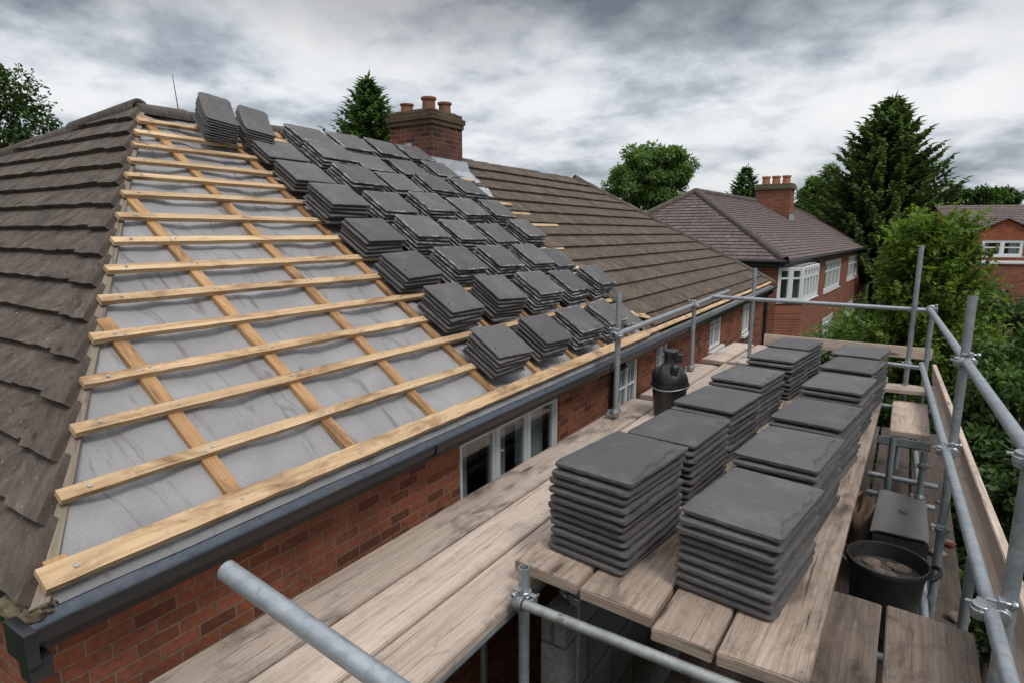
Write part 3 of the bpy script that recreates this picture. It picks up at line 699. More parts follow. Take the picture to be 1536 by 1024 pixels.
rows_ = {'house': [(-.845, 2.02, 11), (-.825, 2.67, 9), (-.808, 3.27, 9), (-.797, 3.95, 9), (-.752, 4.74, 9), (-.724, 5.3, 9)],
         'outer': [(-.366, 2.04, 9), (-.345, 2.66, 9), (-.315, 3.28, 9), (-.284, 4.03, 9), (-.254, 4.66, 9), (-.25, 5.22, 9)]}
for side, lst in rows_.items():
    for si, (x, y, n) in enumerate(lst):
        step = .034; ang0 = R(-6.5+rnd.uniform(-1.5, 1.5))
        z = UPZ
        for k in range(n):
            o = bpy.data.objects.new('stone_slate', deck_meshes[rnd.randrange(8)]); COL.objects.link(o)
            top = k == n-1
            o.location = (x+rnd.uniform(-.006, .006)+(.004 if top else 0), y+rnd.uniform(-.007, .007)+(.012 if top else 0), z)
            o.rotation_euler = (rnd.uniform(-.004, .004), rnd.uniform(-.004, .004), ang0+R(rnd.uniform(-1.1, 1.1)))
            z += step-.0025
            place = 'by the sawn board ends' if si == 0 else ('at the far end' if si == 5 else ORD[si]+' from the board ends')
            tag(o, f'charcoal slate, {ordl(n-1-k, n)} of its pile, {side} side row, pile {place}', 'slate', 'charcoal slates piled on the scaffold deck')

roof_meshes = [slate_mesh('roof_slate', .33, .25, .017, 20+i, .35, .010, [M['slate2'], M['slate2']], bulge=.006) for i in range(4)]
roof_pale = [slate_mesh('roof_slate', .335, .262, .016, 40+i, .35, .010, [M['slate2'], M['slate_edge']], bulge=.006, edge_mi=1) for i in range(4)]
rw = [.10, .49, .855, 1.215, 1.555, 1.905, 2.225, 2.5]
HR = HM.to_3x3()
basis = HR @ Matrix(((1, 0, 0), (0, G.y, NN.y), (0, G.z, NN.z)))        # x along the eaves, y up the slope, z out of it
upl = Vector((0, 0, 1))
GR = 'slates stacked on the stripped roof'
SP = .0225
def roof_slate(c_local, mesh, rot, tilt=(0, 0)):
    o = bpy.data.objects.new('roofing_slate', mesh); COL.objects.link(o)
    m3 = basis @ Matrix.Rotation(rot, 3, 'Z') @ Matrix.Rotation(tilt[0], 3, 'X') @ Matrix.Rotation(tilt[1], 3, 'Y')
    o.matrix_world = Matrix.Translation(HM @ c_local) @ m3.to_4x4()
    return o
ROWN = ['lowest row', 'second row up', 'third row up', 'fourth row up', 'fifth row up', 'sixth row up', 'seventh row up', 'row under the ridge']
for ri, w in enumerate(rw):
    for ci in range(5):
        if ri == 7 and ci == 0: continue
        u = 2.235+(.495, .495, .47, .46, .455, .44, .43, .40)[ri]*ci
        if ri == 7: u = 2.235+.395*ci+.05
        n = [6, 6, 5, 5, 5, 5, 4, 4][ri]
        if ri == 0 and ci == 4: n = 3; u = 4.1
        if ri == 6 and ci == 0: n = 3
        if ri == 7: n = 4
        lean = R(rnd.uniform(-2.2, 2.2)); wob = rnd.uniform(-.012, .012); n += (rnd.random() < .3)-(rnd.random() < .2) if ri < 7 and n > 3 else 0; tl = rnd.uniform(-.9, .9)
        dirn = (NN*.62+upl*.38).normalized()
        for k in range(n):
            pale = ci > 0 and not (ri < 2 and ci < 2) and ri < 8
            me = (roof_pale if pale else roof_meshes)[rnd.randrange(4)]
            c = rp(u+wob-.004*(n-k)+rnd.uniform(-.007, .007), w+.125+rnd.uniform(-.006, .006), .054)+dirn*(SP*k/dirn.dot(NN))
            o = roof_slate(c, me, lean+R(rnd.uniform(-2.5, 2.5)), (R(-1.0+tl*.5), R(tl+rnd.uniform(-.8, .8))))
            col_ = 'beside the bare battens' if ci == 0 else ('beside the brown tiles' if ci == 4 else ORD[ci]+' from the battens')
            tag(o, f'dark slate, {ordl(n-1-k, n)} of its stack, {ROWN[ri]}, stack {col_}', 'slate', GR)
# two leaning piles on the ridge, their slates fanned upright
lean_meshes = [slate_mesh('leaning_slate', .205, .28, .0125, 60+i, .2, .028, [M['slate2'], M['slate2']], bulge=.004, curve=.014) for i in range(3)]
for pi_, (u, w, n) in enumerate(((1.87, 2.43, 9), (2.12, 2.40, 8))):
    for k in range(n):
        ta = R(1.5+1.15*k); rz_ = R(-13-4*pi_+rnd.uniform(-2, 2))
        m3 = Matrix.Rotation(rz_, 3, 'Z') @ Matrix.Rotation(ta, 3, 'X')
        dl = basis @ (m3 @ Vector((0, .145, 0)))
        edge = rp(u+.002*k+rnd.uniform(-.004, .004), w, .052)+Vector((0, 0, .0158*k))
        o = bpy.data.objects.new('roofing_slate', lean_meshes[k % 3]); COL.objects.link(o)
        o.matrix_world = Matrix.Translation((HM @ edge)+dl) @ (basis @ m3).to_4x4()
        tag(o, f'black slate, {ordl(n-1-k, n)} of the fanned pile leaning on the ridge, {"beside the bare hip" if pi_ == 0 else "behind the first such pile"}', 'slate', 'slates fanned on the ridge')

# ================================================================== scaffold
scaf = empty('tube_scaffold', (-.4, 3.5, GROUND)); tag(scaf, 'galvanised tube scaffold with guard rails and couplers round the house', 'scaffold')
OS = Vector((-.4, 3.5, GROUND)); RT = .0196
def tube(name, p0, p1, mat='galv', r=RT):
    mb = MB(); c = Vector(p0); mb.tube(c-OS, Vector(p1)-OS, r, seg=20, hollow=.84)
    mb2 = MB(); mb2.v = [tuple(Vector(q)-(c-OS)) for q in mb.v]; mb2.f, mb2.uv, mb2.mi = mb.f, mb.uv, mb.mi
    o = mb2.build(name, M[mat], scaf, smooth=40); o.location = c-OS; return o
def coupler(p, d1, d2, r=RT):
    p, d1, d2 = Vector(p)-OS, Vector(d1).normalized(), Vector(d2).normalized(); mb = MB(); q = d1.cross(d2).normalized()
    a, b = -q*r*1.02, q*r*1.02
    for c, d in ((a, d1), (b, d2)):
        mb.tube(c-d*.021, c+d*.021, r+.005, seg=18); mb.tube(c-d*.009, c+d*.009, r+.008, seg=18)
    s = d1.cross(q).normalized()
    for c, d, e in ((a, d1, d2), (b, d2, d1)):
        f = d.cross(q).normalized()
        mb.box(c+f*(r+.003)-d*.015-q*.009, f*.026, d*.03, q*.018)
        mb.tube(c+f*(r+.018)-q*.034, c+f*(r+.018)+q*.036, .006, seg=8); mb.tube(c+f*(r+.018)+q*.022, c+f*(r+.018)+q*.036, .0115, seg=6)
        mb.box(c-f*(r+.013)-d*.012-q*.009, f*.012, d*.024, q*.018)
    mm = MB(); mm.v = mb.v; mm.f, mm.uv, mm.mi = mb.f, mb.uv, mb.mi
    o = mm.build('coupler', M['steel'], scaf, bevel=.002, bseg=1); o.location = p
# standards
ST = {'near': (.318, 2.0), 'mid': (.262, 3.52), 'cornerback': (.2, 6.15), 'back': (.07, 6.12), 'wallback': (-1.27, 6.3), 'wallmid': (-1.60, 5.45), 'wallnear': (-1.585, 3.70), 'front': (-1.005, 1.602)}
TOP = {'near': -.52, 'mid': -.29, 'cornerback': -.63, 'back': -.1, 'wallback': -.34, 'wallmid': -.62, 'wallnear': -.38, 'front': -1.125}
for k, (x, y) in ST.items():
    tube('standard', (x, y, GROUND), (x, y, TOP[k]))
for (x, y) in ((-.935, 1.86), (.02, 4.62), (.2, 4.6), (-.3, 4.5), (.34, 3.0), (-1.62, 2.2)):
    tube('standard', (x, y, GROUND), (x, y, -1.34 if x != .2 else -1.4))
GRt = [(.318, 1.35, -.57), (.2, 6.05, -.625)]
tube('guard_rail', (.345, 1.2, -.565), (.175, 6.2, -.63))
tube('guard_rail', (.30, 1.3, -1.02), (.16, 5.9, -1.06))
tube('guard_rail', (-1.64, 6.15, -.63), (.23, 6.25, -.655))
tube('guard_rail', (-1.585, 3.62, -.665), (-1.66, 6.9, -.64))
tube('guard_rail', (-1.235, .69, -.755), (-.42, .745, -.925), r=.0236)
tube('guard_rail', (.16, 5.95, -1.1), (-.5, 6.05, -1.1), r=.018)
tube('transom', (-.972, 1.553, -1.228), (.42, 1.553, -1.228), 'galv_rust', .0178)
for y in (1.95, 2.9, 4.3, 5.55): tube('transom', (-1.75, y, -1.315), (-.15, y, -1.315))
tube('ledger', (-1.065, -.3, -1.318), (-1.065, 7.0, -1.318)); tube('ledger', (-1.62, -.3, -1.39), (-1.62, 7.0, -1.39))
tube('ledger', (-.34, 1.7, -1.265), (-.30, 5.7, -1.265))
tube('transom', (-.45, 2.45, -1.575), (.4, 2.45, -1.575)); tube('transom', (-.45, 1.35, -1.575), (.4, 1.35, -1.575))
tube('transom', (-.1, 4.72, -1.66), (.3, 4.70, -1.66)); tube('transom', (-.1, 4.74, -1.8), (.3, 4.72, -1.82)); tube('ledger', (.24, 2.2, -1.85), (.2, 6, -1.85))
tube('transom', (-.1, 5.9, -1.45), (.35, 5.9, -1.45))
mb = MB(); mb.box(Vector((-.08, 4.98, -1.512))-OS, (.33, 0, 0), (0, .012, 0), (0, 0, .06)); mb.box(Vector((-.08, 4.98, -1.512))-OS, (.33, 0, 0), (0, .05, 0), (0, 0, .006)); mb.build('board_bearer', M['galv'], scaf)
for p, a, b in (((.262, 3.49, -.597), (0, 0, 1), (.03, -1, 0)), ((.32, 1.97, -.577), (0, 0, 1), (.03, -1, 0)), ((.07, 6.18, -.65), (0, 0, 1), (1, .05, 0)), ((.2, 6.17, -.65), (0, 0, 1), (1, .05, 0)), ((.185, 6.1, -.64), (1, .05, 0), (0, 1, 0)),
                ((-1.27, 6.24, -.635), (0, 0, 1), (1, .05, 0)), ((-1.6, 5.45, -.645), (0, 0, 1), (0, 1, 0)), ((-1.585, 3.68, -.667), (0, 0, 1), (.02, 1, 0)), ((-1.585, 3.70, -1.2), (0, 0, 1), (1, 0, 0)), ((-1.60, 5.45, -1.22), (0, 0, 1), (1, 0, 0)),
                ((-1.0, 1.577, -1.228), (0, 0, 1), (-1, 0, 0)), ((-.935, 1.83, -1.315), (0, 0, 1), (0, 1, 0)), ((.28, 1.98, -1.03), (0, 0, 1), (.03, -1, 0)), ((.24, 3.5, -1.045), (0, 0, 1), (.03, -1, 0)), ((.2, 4.62, -1.5), (0, 0, 1), (1, 0, 0)),
                ((.2, 4.62, -1.72), (0, 0, 1), (1, 0, 0)), ((.07, 6.1, -1.1), (0, 0, 1), (1, 0, 0)), ((.262, 3.52, -1.45), (0, 0, 1), (1, 0, 0))):
    coupler(p, a, b)

# boards: each one lies loose on the tubes
def board(p0, p1, wd, th, mat, label, ends=(0, 0), cat='board', group=None, side=1, roll=0.0, name='scaffold_board', warp=.003):
    """top left edge runs p0 -> p1, width wd to the right (side=1), thickness th downwards"""
    p0, p1 = Vector(p0), Vector(p1); d = p1-p0; L = d.length; d.normalize(); r = d.cross(Vector((0, 0, 1))).normalized()*side
    r = (Matrix.Rotation(roll, 3, d) @ r); dn = -(r.cross(d)*side).normalized()
    mb = MB(); n = max(6, int(L/.25)); m = 4; s = rnd.random()*50; u0 = rnd.random()*9
    rings = []
    for i in range(n+1):
        f = i/n; top, bot = [], []
        for j in range(m+1):
            e = ends[0]*j/m*(1-f)+ends[1]*j/m*f
            c = p0+d*(L*f+e)+r*(wd*j/m+(.0025*noise.noise(Vector((f*L*3, s, j//m))) if j in (0, m) else 0))
            h = warp*noise.noise(Vector((f*L*.8, s+j*.2, 3)))-.0025*(abs(j-m/2)/(m/2))**4
            top.append((c-dn*h, (u0+L*f, u0+wd*j/m))); bot.append((c+dn*th-dn*h*.6, (u0+L*f, u0+wd*j/m+.4)))
        rings.append((top, bot))
    for i in range(n):
        (ta, ba), (tb, bb) = rings[i], rings[i+1]
        for j in range(m):
            for q in ([ta[j], ta[j+1], tb[j+1], tb[j]], [ba[j], bb[j], bb[j+1], ba[j+1]]): mb.face([x[0] for x in q], [x[1] for x in q])
        for j in (0, m):
            q = [ta[j], tb[j], bb[j], ba[j]]; uvq = [ta[j][1], tb[j][1], (tb[j][1][0], tb[j][1][1]-th), (ta[j][1][0], ta[j][1][1]-th)]
            mb.face([x[0] for x in q], uvq)
    for (t, b) in (rings[0], rings[-1]):
        for j in range(m):
            mb.face([t[j][0], b[j][0], b[j+1][0], t[j+1][0]], [(u0+.02*j, u0), (u0+.02*j, u0+th), (u0+.02*(j+1), u0+th), (u0+.02*(j+1), u0)])
    org = tuple((p0+p1)/2+r*wd/2+dn*th)
    o = mb.build(name, M[mat], None, org, smooth=40)
    bm = bmesh.new(); bm.from_mesh(o.data); bmesh.ops.recalc_face_normals(bm, faces=bm.faces)
    bmesh.ops.bevel(bm, geom=[e for e in bm.edges if len(e.link_faces) == 2 and e.calc_face_angle(0) > .9], offset=.004, segments=2, affect='EDGES', clamp_overlap=True); bm.to_mesh(o.data); bm.free()
    o.data.shade_smooth(); o.data.set_sharp_from_angle(angle=R(40))
    tag(o, label, cat, group); return o
GB = 'boards of the working platform'
ZL = -1.25
xs = [(-1.692, -1.468), (-1.456, -1.246), (-1.234, -1.034)]
nm = ['stained edge board along the brick wall', 'middle board of the walkway', 'walkway board beside the slate piles']
for (a, b), l in zip(xs, nm):
    board((a, -.4, ZL), (a, 4.28+rnd.uniform(-.08, .1), ZL), b-a, .04, 'board_wall' if a < -1.6 else 'board', 'long '+l+', near length', group=GB)
    board((a, 4.42, ZL-.004), (a+.02, 5.9+rnd.uniform(-.1, .1), ZL-.004), b-a, .04, 'board', 'short '+l+', beyond the lidded bucket', group=GB)
for k, (a, b) in enumerate(((-1.7, -1.47), (-1.44, -1.2))):
    board((a+.03, 6.02, ZL+.006), (a+.08, 7.15, ZL+.006), b-a, .04, 'board', ('pale board end against the far wall corner', 'pale board end by the far tube post')[k], group=GB)
ub = [(-1.092, -.832, 1.675, -.012), (-.818, -.560, 1.65, -.015), (-.545, -.362, 1.582, .0), (-.350, -.118, 1.58, .01)]
ul = ['weathered board under the house side slate piles, sawn end above the tube post', 'weathered board under the house side slate piles, second from the walkway', 'narrow brown board under the outer slate piles', 'outermost brown board under the outer slate piles, long free edge']
for (a, b, y0, e), l in zip(ub, ul):
    board((a, y0, UPZ), (a+(.06 if b > -.4 else .03), 5.75, UPZ), b-a, .042, 'board_up', l, ends=(e, 0), group='boards carrying the slate piles')
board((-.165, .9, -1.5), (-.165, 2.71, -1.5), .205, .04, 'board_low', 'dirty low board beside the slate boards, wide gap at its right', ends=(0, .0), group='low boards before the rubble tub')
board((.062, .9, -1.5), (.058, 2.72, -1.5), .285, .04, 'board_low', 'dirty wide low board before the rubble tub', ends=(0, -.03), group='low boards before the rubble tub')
board((-.005, 5.02, -1.41), (-.005, 6.0, -1.41), .245, .04, 'board', 'short pale board lying across the far steel bearer')
board((.365, 2.02, -1.31), (.215, 6.1, -1.27), .135, .035, 'board', 'long plank flat under the outer guard rail')
board((.455, 1.9, -1.17), (.295, 6.6, -1.175), .16, .032, 'board', 'toe board on edge along the outer side', roll=R(86), name='toe_board')
board((-1.2, 6.62, -1.035), (.26, 6.72, -1.055), .11, .03, 'board', 'toe board on edge across the far end', roll=R(87), name='toe_board')
board((-.6, 6.1, -1.3), (.3, 6.2, -1.3), .22, .038, 'board', 'short cross board at the far end behind the slates')
for k in range(4):
    x0 = -.62+.27*k
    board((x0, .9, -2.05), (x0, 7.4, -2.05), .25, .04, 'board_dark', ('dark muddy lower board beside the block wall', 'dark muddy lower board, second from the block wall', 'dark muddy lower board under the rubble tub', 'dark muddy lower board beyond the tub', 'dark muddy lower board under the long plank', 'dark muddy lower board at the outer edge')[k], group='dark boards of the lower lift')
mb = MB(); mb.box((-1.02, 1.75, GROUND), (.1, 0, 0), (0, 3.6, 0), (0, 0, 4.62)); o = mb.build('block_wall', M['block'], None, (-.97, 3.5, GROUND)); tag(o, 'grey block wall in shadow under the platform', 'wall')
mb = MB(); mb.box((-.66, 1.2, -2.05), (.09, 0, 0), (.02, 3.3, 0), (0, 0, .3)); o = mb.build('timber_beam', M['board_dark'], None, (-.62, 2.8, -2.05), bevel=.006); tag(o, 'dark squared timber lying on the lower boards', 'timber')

# ================================================================== things on the platform
bk = empty('bucket', (-1.31, 3.98, ZL+.001)); tag(bk, 'small black bucket stuffed with a knotted sack by the wall', 'bucket')
mb = MB(); mb.lathe((0, 0, 0), [(.0, 0), (.094, 0), (.1, .006), (.118, .2), (.12, .208), (.132, .21), (.134, .228), (.131, .238), (.124, .238), (.114, .2), (.09, .03), (0, .03)], 40); mb.build('body', M['black'], bk, smooth=35)
mb = MB(); pts = [Vector((.133*math.cos(R(a)), .133*math.sin(R(a)), .222-.02*math.sin(R(a*1.0))**2)) for a in range(150, 391, 12)]; mb.path(pts, [.004]*len(pts), 8); mb.build('handle', M['steel'], bk, smooth=50)
mb = MB(); prof = [(.0, .06), (.1, .1), (.117, .2), (.119, .232), (.117, .262), (.108, .295), (.09, .33), (.066, .357), (.05, .366), (.046, .372), (.043, .40), (.046, .44), (.05, .446), (.05, .458), (.044, .464), (.02, .466), (0, .466)]
mb.lathe((-1.31, 3.98, ZL), prof, 44, wob=.07)
mb.blob((-1.385, 3.93, ZL+.29), .032, .03, .06, 14, 9, .16, 2, 1); mb.blob((-1.262, 3.915, ZL+.335), .03, .03, .05, 14, 9, .16, 2, 4); mb.box((-1.285, 3.955, ZL+.385), (.06, .01, 0), (-.004, .035, 0), (0, 0, .055))
o = mb.build('refuse_sack', M['black'], None, (-1.31, 3.98, ZL+.06), smooth=50); tag(o, 'shiny black plastic sack knotted on top of the small bucket', 'sack')

TX, TY, TZ = .05, 3.33, -1.975
tb = empty('rubble_tub', (TX, TY, TZ)); tag(tb, 'wide black flexible tub of wet rubble below the outer boards', 'tub')
mb = MB(); mb.lathe((0, 0, 0), [(0, 0), (.128, 0), (.136, .008), (.152, .2), (.156, .21), (.163, .3), (.168, .32), (.172, .352), (.181, .356), (.184, .372), (.18, .382), (.172, .382), (.164, .34), (.14, .03), (0, .03)], 56, wob=.025); mb.build('body', M['tub'], tb, smooth=40)
for s in (1, -1):
    mb = MB(); pts = [Vector((s*(.172+.045*math.sin(R(a))), .07*math.cos(R(a)), .352+.03*math.sin(R(a)))) for a in range(0, 181, 15)]; mb.path(pts, [.011]*len(pts), 10); mb.build('handle', M['tub'], tb, smooth=50)
mb = MB(); mb.lathe((TX, TY, TZ+.28), [(0, 0), (.15, 0), (.158, .028), (.12, .034), (.06, .03), (0, .034)], 40, wob=.06); o = mb.build('slurry', M['mud'], None, (TX, TY, TZ+.28), smooth=60); tag(o, 'brown muddy water and mortar filling the tub', 'slurry', kind='stuff')
for k, (dx, dy, r) in enumerate(((-.06, .05, .042), (.02, -.03, .026), (.065, .055, .04), (.015, .075, .022), (-.03, -.02, .03), (.05, -.075, .02))):
    mb = MB(); mb.blob((TX+dx, TY+dy, TZ+.312), r*1.05, r*.8, r*.6, 14, 10, .16, 1.6, k*3.1); o = mb.build('mortar_lump', M['lump'], None, (TX+dx, TY+dy, TZ+.3), smooth=50)
    tag(o, 'pale '+('broad lump of mortar by the house side of the tub rim', 'small mortar chip in the middle of the muddy water', 'rounded lump of mortar by the outer side of the tub', 'smallest mortar crumb by the far rim of the tub', 'flat mortar lump between the chip and broad lump', 'mortar pebble by the near rim of the tub')[k], 'rubble', 'rubble in the tub')
# flat plastic panel leaning behind the tub
Pq = [at(1322, 731, 3.75), at(1393, 753, 3.75), at(1396, 812, 3.42), at(1308, 792, 3.42)]
mb = MB(); n = 10
def pan(a, b, h):
    p = Pq[0]*(1-a)*(1-b)+Pq[1]*a*(1-b)+Pq[2]*a*b+Pq[3]*(1-a)*b; q = (Pq[1]-Pq[0]).cross(Pq[3]-Pq[0]).normalized()
    if q.z < 0: q = -q
    return p+q*(h+.012*noise.noise(Vector((a*2, b*2, 1)))-(.018*max(0, abs(a-.5)*2-.85)/.15))
for i in range(n):
    for j in range(n):
        mb.face([pan(i/n, j/n, 0), pan(i/n, (j+1)/n, 0), pan((i+1)/n, (j+1)/n, 0), pan((i+1)/n, j/n, 0)])
        mb.face([pan(i/n, j/n, -.012), pan((i+1)/n, j/n, -.012), pan((i+1)/n, (j+1)/n, -.012), pan(i/n, (j+1)/n, -.012)])
for i in range(n):
    for (a0, b0, a1, b1) in ((i/n, 0, (i+1)/n, 0), (i/n, 1, (i+1)/n, 1), (0, i/n, 0, (i+1)/n), (1, i/n, 1, (i+1)/n)):
        mb.face([pan(a0, b0, 0), pan(a1, b1, 0), pan(a1, b1, -.012), pan(a0, b0, -.012)])
o = mb.build('plastic_crate', M['panel'], None, tuple((Pq[2]+Pq[3])/2), smooth=40)
e = empty('rubble_crate', tuple((Pq[2]+Pq[3])/2+Vector((0, 0, -.35)))); o.parent = e; o.location = Vector((0, 0, .35)); o.name = 'lid'
tag(e, 'dark crate with a scuffed grey plastic lid behind the tub', 'crate')
mb = MB(); c0 = [Vector((p.x, p.y, 0)) for p in Pq]; zt = [p.z-.03 for p in Pq]; ctr = sum(c0, Vector())/4
top = [Vector((p.x, p.y, z))*.97+Vector((ctr.x, ctr.y, z))*.03 for p, z in zip(c0, zt)]; bot = [Vector((p.x, p.y, -2.045))*.9+Vector((ctr.x, ctr.y, -2.045))*.1 for p in c0]
for i in range(4): j = (i+1) % 4; mb.face([bot[i], bot[j], top[j], top[i]])
mb.face(bot); mb.face(top[::-1])
b_ = mb.build('box', M['black'], e, tuple(e.location), bevel=.01); b_.location = (0, 0, 0)
mb = MB(); mb.blob((-.09, 4.08, -1.8), .09, .11, .2, 22, 14, .25, 2.5, 3.3, flat=.2); o = mb.build('hessian_sack', M['hessian'], None, (-.09, 4.08, -2.0), smooth=60); tag(o, 'slumped brown sack half hidden behind the outer boards', 'sack')
mb = MB(); q = tuple(Pq[0]*.3+Pq[1]*.25+Pq[2]*.25+Pq[3]*.2); mb.blob(Vector(q)+Vector((0, 0, .006)), .022, .016, .01, 10, 7, .5, 3, 2.2); o = mb.build('mortar_lump', M['lump'], None, q, smooth=20); tag(o, 'small tan crumb of mortar on the grey crate lid', 'rubble')
# odd debris on the lower boards
for k in range(26):
    x, y = rnd.uniform(-.5, .42), rnd.uniform(2.2, 5.5); r = rnd.uniform(.015, .045)
    if abs(x-TX) < .22 and abs(y-TY) < .22: continue
    mb = MB(); mb.blob((x, y, -2.05+r*.5), r*1.3, r, r*.7, 10, 7, .2, 1.7, k*1.3, flat=r*.5); o = mb.build('brick_rubble', M['lump'] if k % 3 else M['brick_old'], None, (x, y, -2.05), smooth=50)
    tag(o, 'loose lump of rubble lying on the dark lower boards', 'rubble', 'rubble scattered on the lower boards')

# aerial behind the ridge
p = HM @ Vector((2.0, RV+.25, ZE+RH-.1)); mb = MB(); mb.tube((p.x, p.y, p.z-.2), (p.x, p.y, p.z+.15), .006, seg=6); mb.tube((p.x, p.y, p.z+.15), (p.x-.02, p.y-.01, p.z+.42), .004, .002, seg=6)
o = mb.build('aerial', M['gutter'], None, (p.x, p.y, p.z-.2)); tag(o, 'thin black whip aerial above the stripped ridge', 'aerial')

# ================================================================== the neighbouring house
C2 = Vector((-3.488, 21.929, 0)); YW2 = R(2.4508)
h2 = empty('brick_house', (C2.x, C2.y, GROUND), math.pi/2-YW2+0.0)
tag(h2, 'red brick neighbour with plum hipped roof, white windows and orange chimney pots', 'house')
Z2 = GROUND*-1-.9; S2, RI2, LN2, HU2, RE2 = 4.4, 2.6, 29.1, 3.55, 21.5
T2 = math.atan2(RI2, S2); g2 = Vector((0, math.cos(T2), math.sin(T2))); n2 = Vector((0, -math.sin(T2), math.cos(T2))); L2 = math.hypot(S2, RI2)
o2 = Vector((0, 0, Z2))
mb = MB()
NC = 26; dwc = L2/NC
for k in range(NC):
    w0 = k*dwc
    tiles(mb, o2+g2*w0, (1, 0, 0), g2, n2, 1, dwc, lambda w, w0=w0: (HU2*min(1, (w0+w)/L2), LN2-(LN2-RE2)*min(1, (w0+w)/L2)), .55, .036, .006)
T3 = math.atan2(RI2, HU2); g3 = Vector((math.cos(T3), 0, math.sin(T3))); n3 = Vector((-math.sin(T3), 0, math.cos(T3))); L3 = math.hypot(HU2, RI2)
for k in range(22):
    w0 = k*L3/22
    tiles(mb, o2+g3*w0, (0, 1, 0), g3, n3, 1, L3/22, lambda w, w0=w0: (S2*min(1, (w0+w)/L3), 2*S2-S2*min(1, (w0+w)/L3)), .4, .036, .006)
A2, B2_ = Vector((HU2, S2, Z2+RI2)), Vector((RE2, S2, Z2+RI2))
mb.face([A2, Vector((0, 2*S2, Z2)), Vector((LN2, 2*S2, Z2)), B2_][::-1]); mb.face([B2_, Vector((LN2, 0, Z2)), Vector((LN2, 2*S2, Z2))])
mb.face([Vector((0, 0, Z2-.01)), Vector((LN2, 0, Z2-.01)), B2_, A2]); mb.face([Vector((0, 2*S2, Z2-.01)), Vector((0, 0, Z2-.01)), A2])
r2 = mb.build('roof', M['tile_far'], h2)
mb = MB(); ridge_run(mb, o2, A2, .14, .36); ridge_run(mb, A2, B2_, .13, .45); ridge_run(mb, o2+Vector((0, 2*S2, 0)), A2, .14, .36); ridge_run(mb, Vector((LN2, 0, Z2)), B2_, .12, .45)
mb.build('ridge_capping', M['ridge'], r2, smooth=40)
mb = MB(); mb.tube((-.05, -.1, Z2-.05), (LN2+.05, -.1, Z2-.05), .07, seg=10); mb.tube((-.1, -.05, Z2-.05), (-.1, 2*S2, Z2-.05), .07, seg=10); mb.box((.05, .0, Z2-.22), (LN2-.1, 0, 0), (0, .24, 0), (0, 0, .19)); mb.box((0.0, .05, Z2-.22), (.24, 0, 0), (0, 2*S2-.1, 0), (0, 0, .19))
mb.build('gutter', M['gutter'], h2, smooth=40)
W2 = [(10.0, 15.2, Z2-1.93, Z2-.42, 4), (17.9, 22.6, Z2-1.84, Z2-.42, 3), (25.5, 27.2, Z2-1.7, Z2-.42, 2), (10.6, 14.0, Z2-4.4, Z2-3.2, 3), (19, 22, Z2-4.3, Z2-3.2, 2)]
w2 = wall_mb(.25, LN2-.25, 0, Z2-.2, .25, [w[:4] for w in W2])
w2.face([(.25, .25, 0), (.25, .25, Z2-.2), (.25, 2*S2-.25, Z2-.2), (.25, 2*S2-.25, 0)]); w2.face([(LN2-.25, .25, 0), (LN2-.25, 2*S2-.25, 0), (LN2-.25, 2*S2-.25, Z2-.2), (LN2-.25, .25, Z2-.2)])
w2.face([(.25, 2*S2-.25, 0), (.25, 2*S2-.25, Z2-.2), (LN2-.25, 2*S2-.25, Z2-.2), (LN2-.25, 2*S2-.25, 0)])
w2.build('wall', M['brick_far'], h2)
for w in W2: window(h2, *w[:4], .25, w[4], M['white'], fw=.11, bar=.06, transom=.66, depth=.1, rec=.03, room=1.5, muntin=0)
# two-storey bay on the near corner
bayx = [(.3, .25), (.95, -.45), (3.9, -.45), (4.75, .25)]
for s_, (z0, z1) in enumerate(((Z2-1.45, Z2-.25), (Z2-4.6, Z2-3.1))):
    for (a, b) in zip(bayx, bayx[1:]):
        a_, b_ = Vector((*a, 0)), Vector((*b, 0)); d = (b_-a_); Lb = d.length; d.normalize(); inn = Vector((-d.y, d.x, 0))
        Mx = Matrix(((d.x, inn.x, 0, a[0]), (d.y, inn.y, 0, a[1]), (0, 0, 1, 0), (0, 0, 0, 1)))
        window(h2, 0, Lb, z0, z1, 0, max(2, round(Lb/.6)), M['white'], fw=.08, bar=.05, transom=.68, depth=.1, rec=0, room=0 if Lb < 2 else .9, Mx=Mx, curtain=Lb > 2)
mb = MB()
for (z0, z1) in ((0, Z2-4.64), (Z2-3.1, Z2-1.49)):
    for (a, b) in zip(bayx, bayx[1:]): mb.face([(*a, z0), (*b, z0), (*b, z1), (*a, z1)])
    mb.face([(*p, z1) for p in bayx])
mb.build('bay_wall', M['brick_far'], h2)
mb = MB(); c2x, c2y = 13.3, 2.7; mb.box((c2x, c2y, Z2+1.2), (.9, 0, 0), (0, 1.75, 0), (0, 0, 2.25)); c2o = mb.build('chimney', M['brick_far'], h2)
mb = MB(); mb.box((c2x-.1, c2y-.1, Z2+3.2), (1.1, 0, 0), (0, 1.95, 0), (0, 0, .2)); mb.box((c2x-.05, c2y-.05, Z2+3.4), (1.0, 0, 0), (0, 1.85, 0), (0, 0, .1)); mb.build('corbel', M['moss'], c2o, bevel=.02)
for k in range(3):
    p = MB(); p.lathe((c2x+.45, c2y+.35+.52*k, Z2+3.47), [(.2, 0), (.19, .35), (.23, .38), (.23, .46), (.17, .46), (.16, .2), (0, .2)], 18); p.build('chimney_pot', M['clay_far'], c2o, smooth=35)
mb = MB(); mb.box((c2x-.06, c2y-.06, Z2+1.5), (1.02, 0, 0), (0, .05, 0), (0, 0, .4)); mb.build('flashing', M['lead'], c2o)
mb = MB(); mb.tube((7.6, .2, 0), (7.6, .2, Z2-.3), .06, seg=10); mb.build('downpipe', M['gutter'], h2)

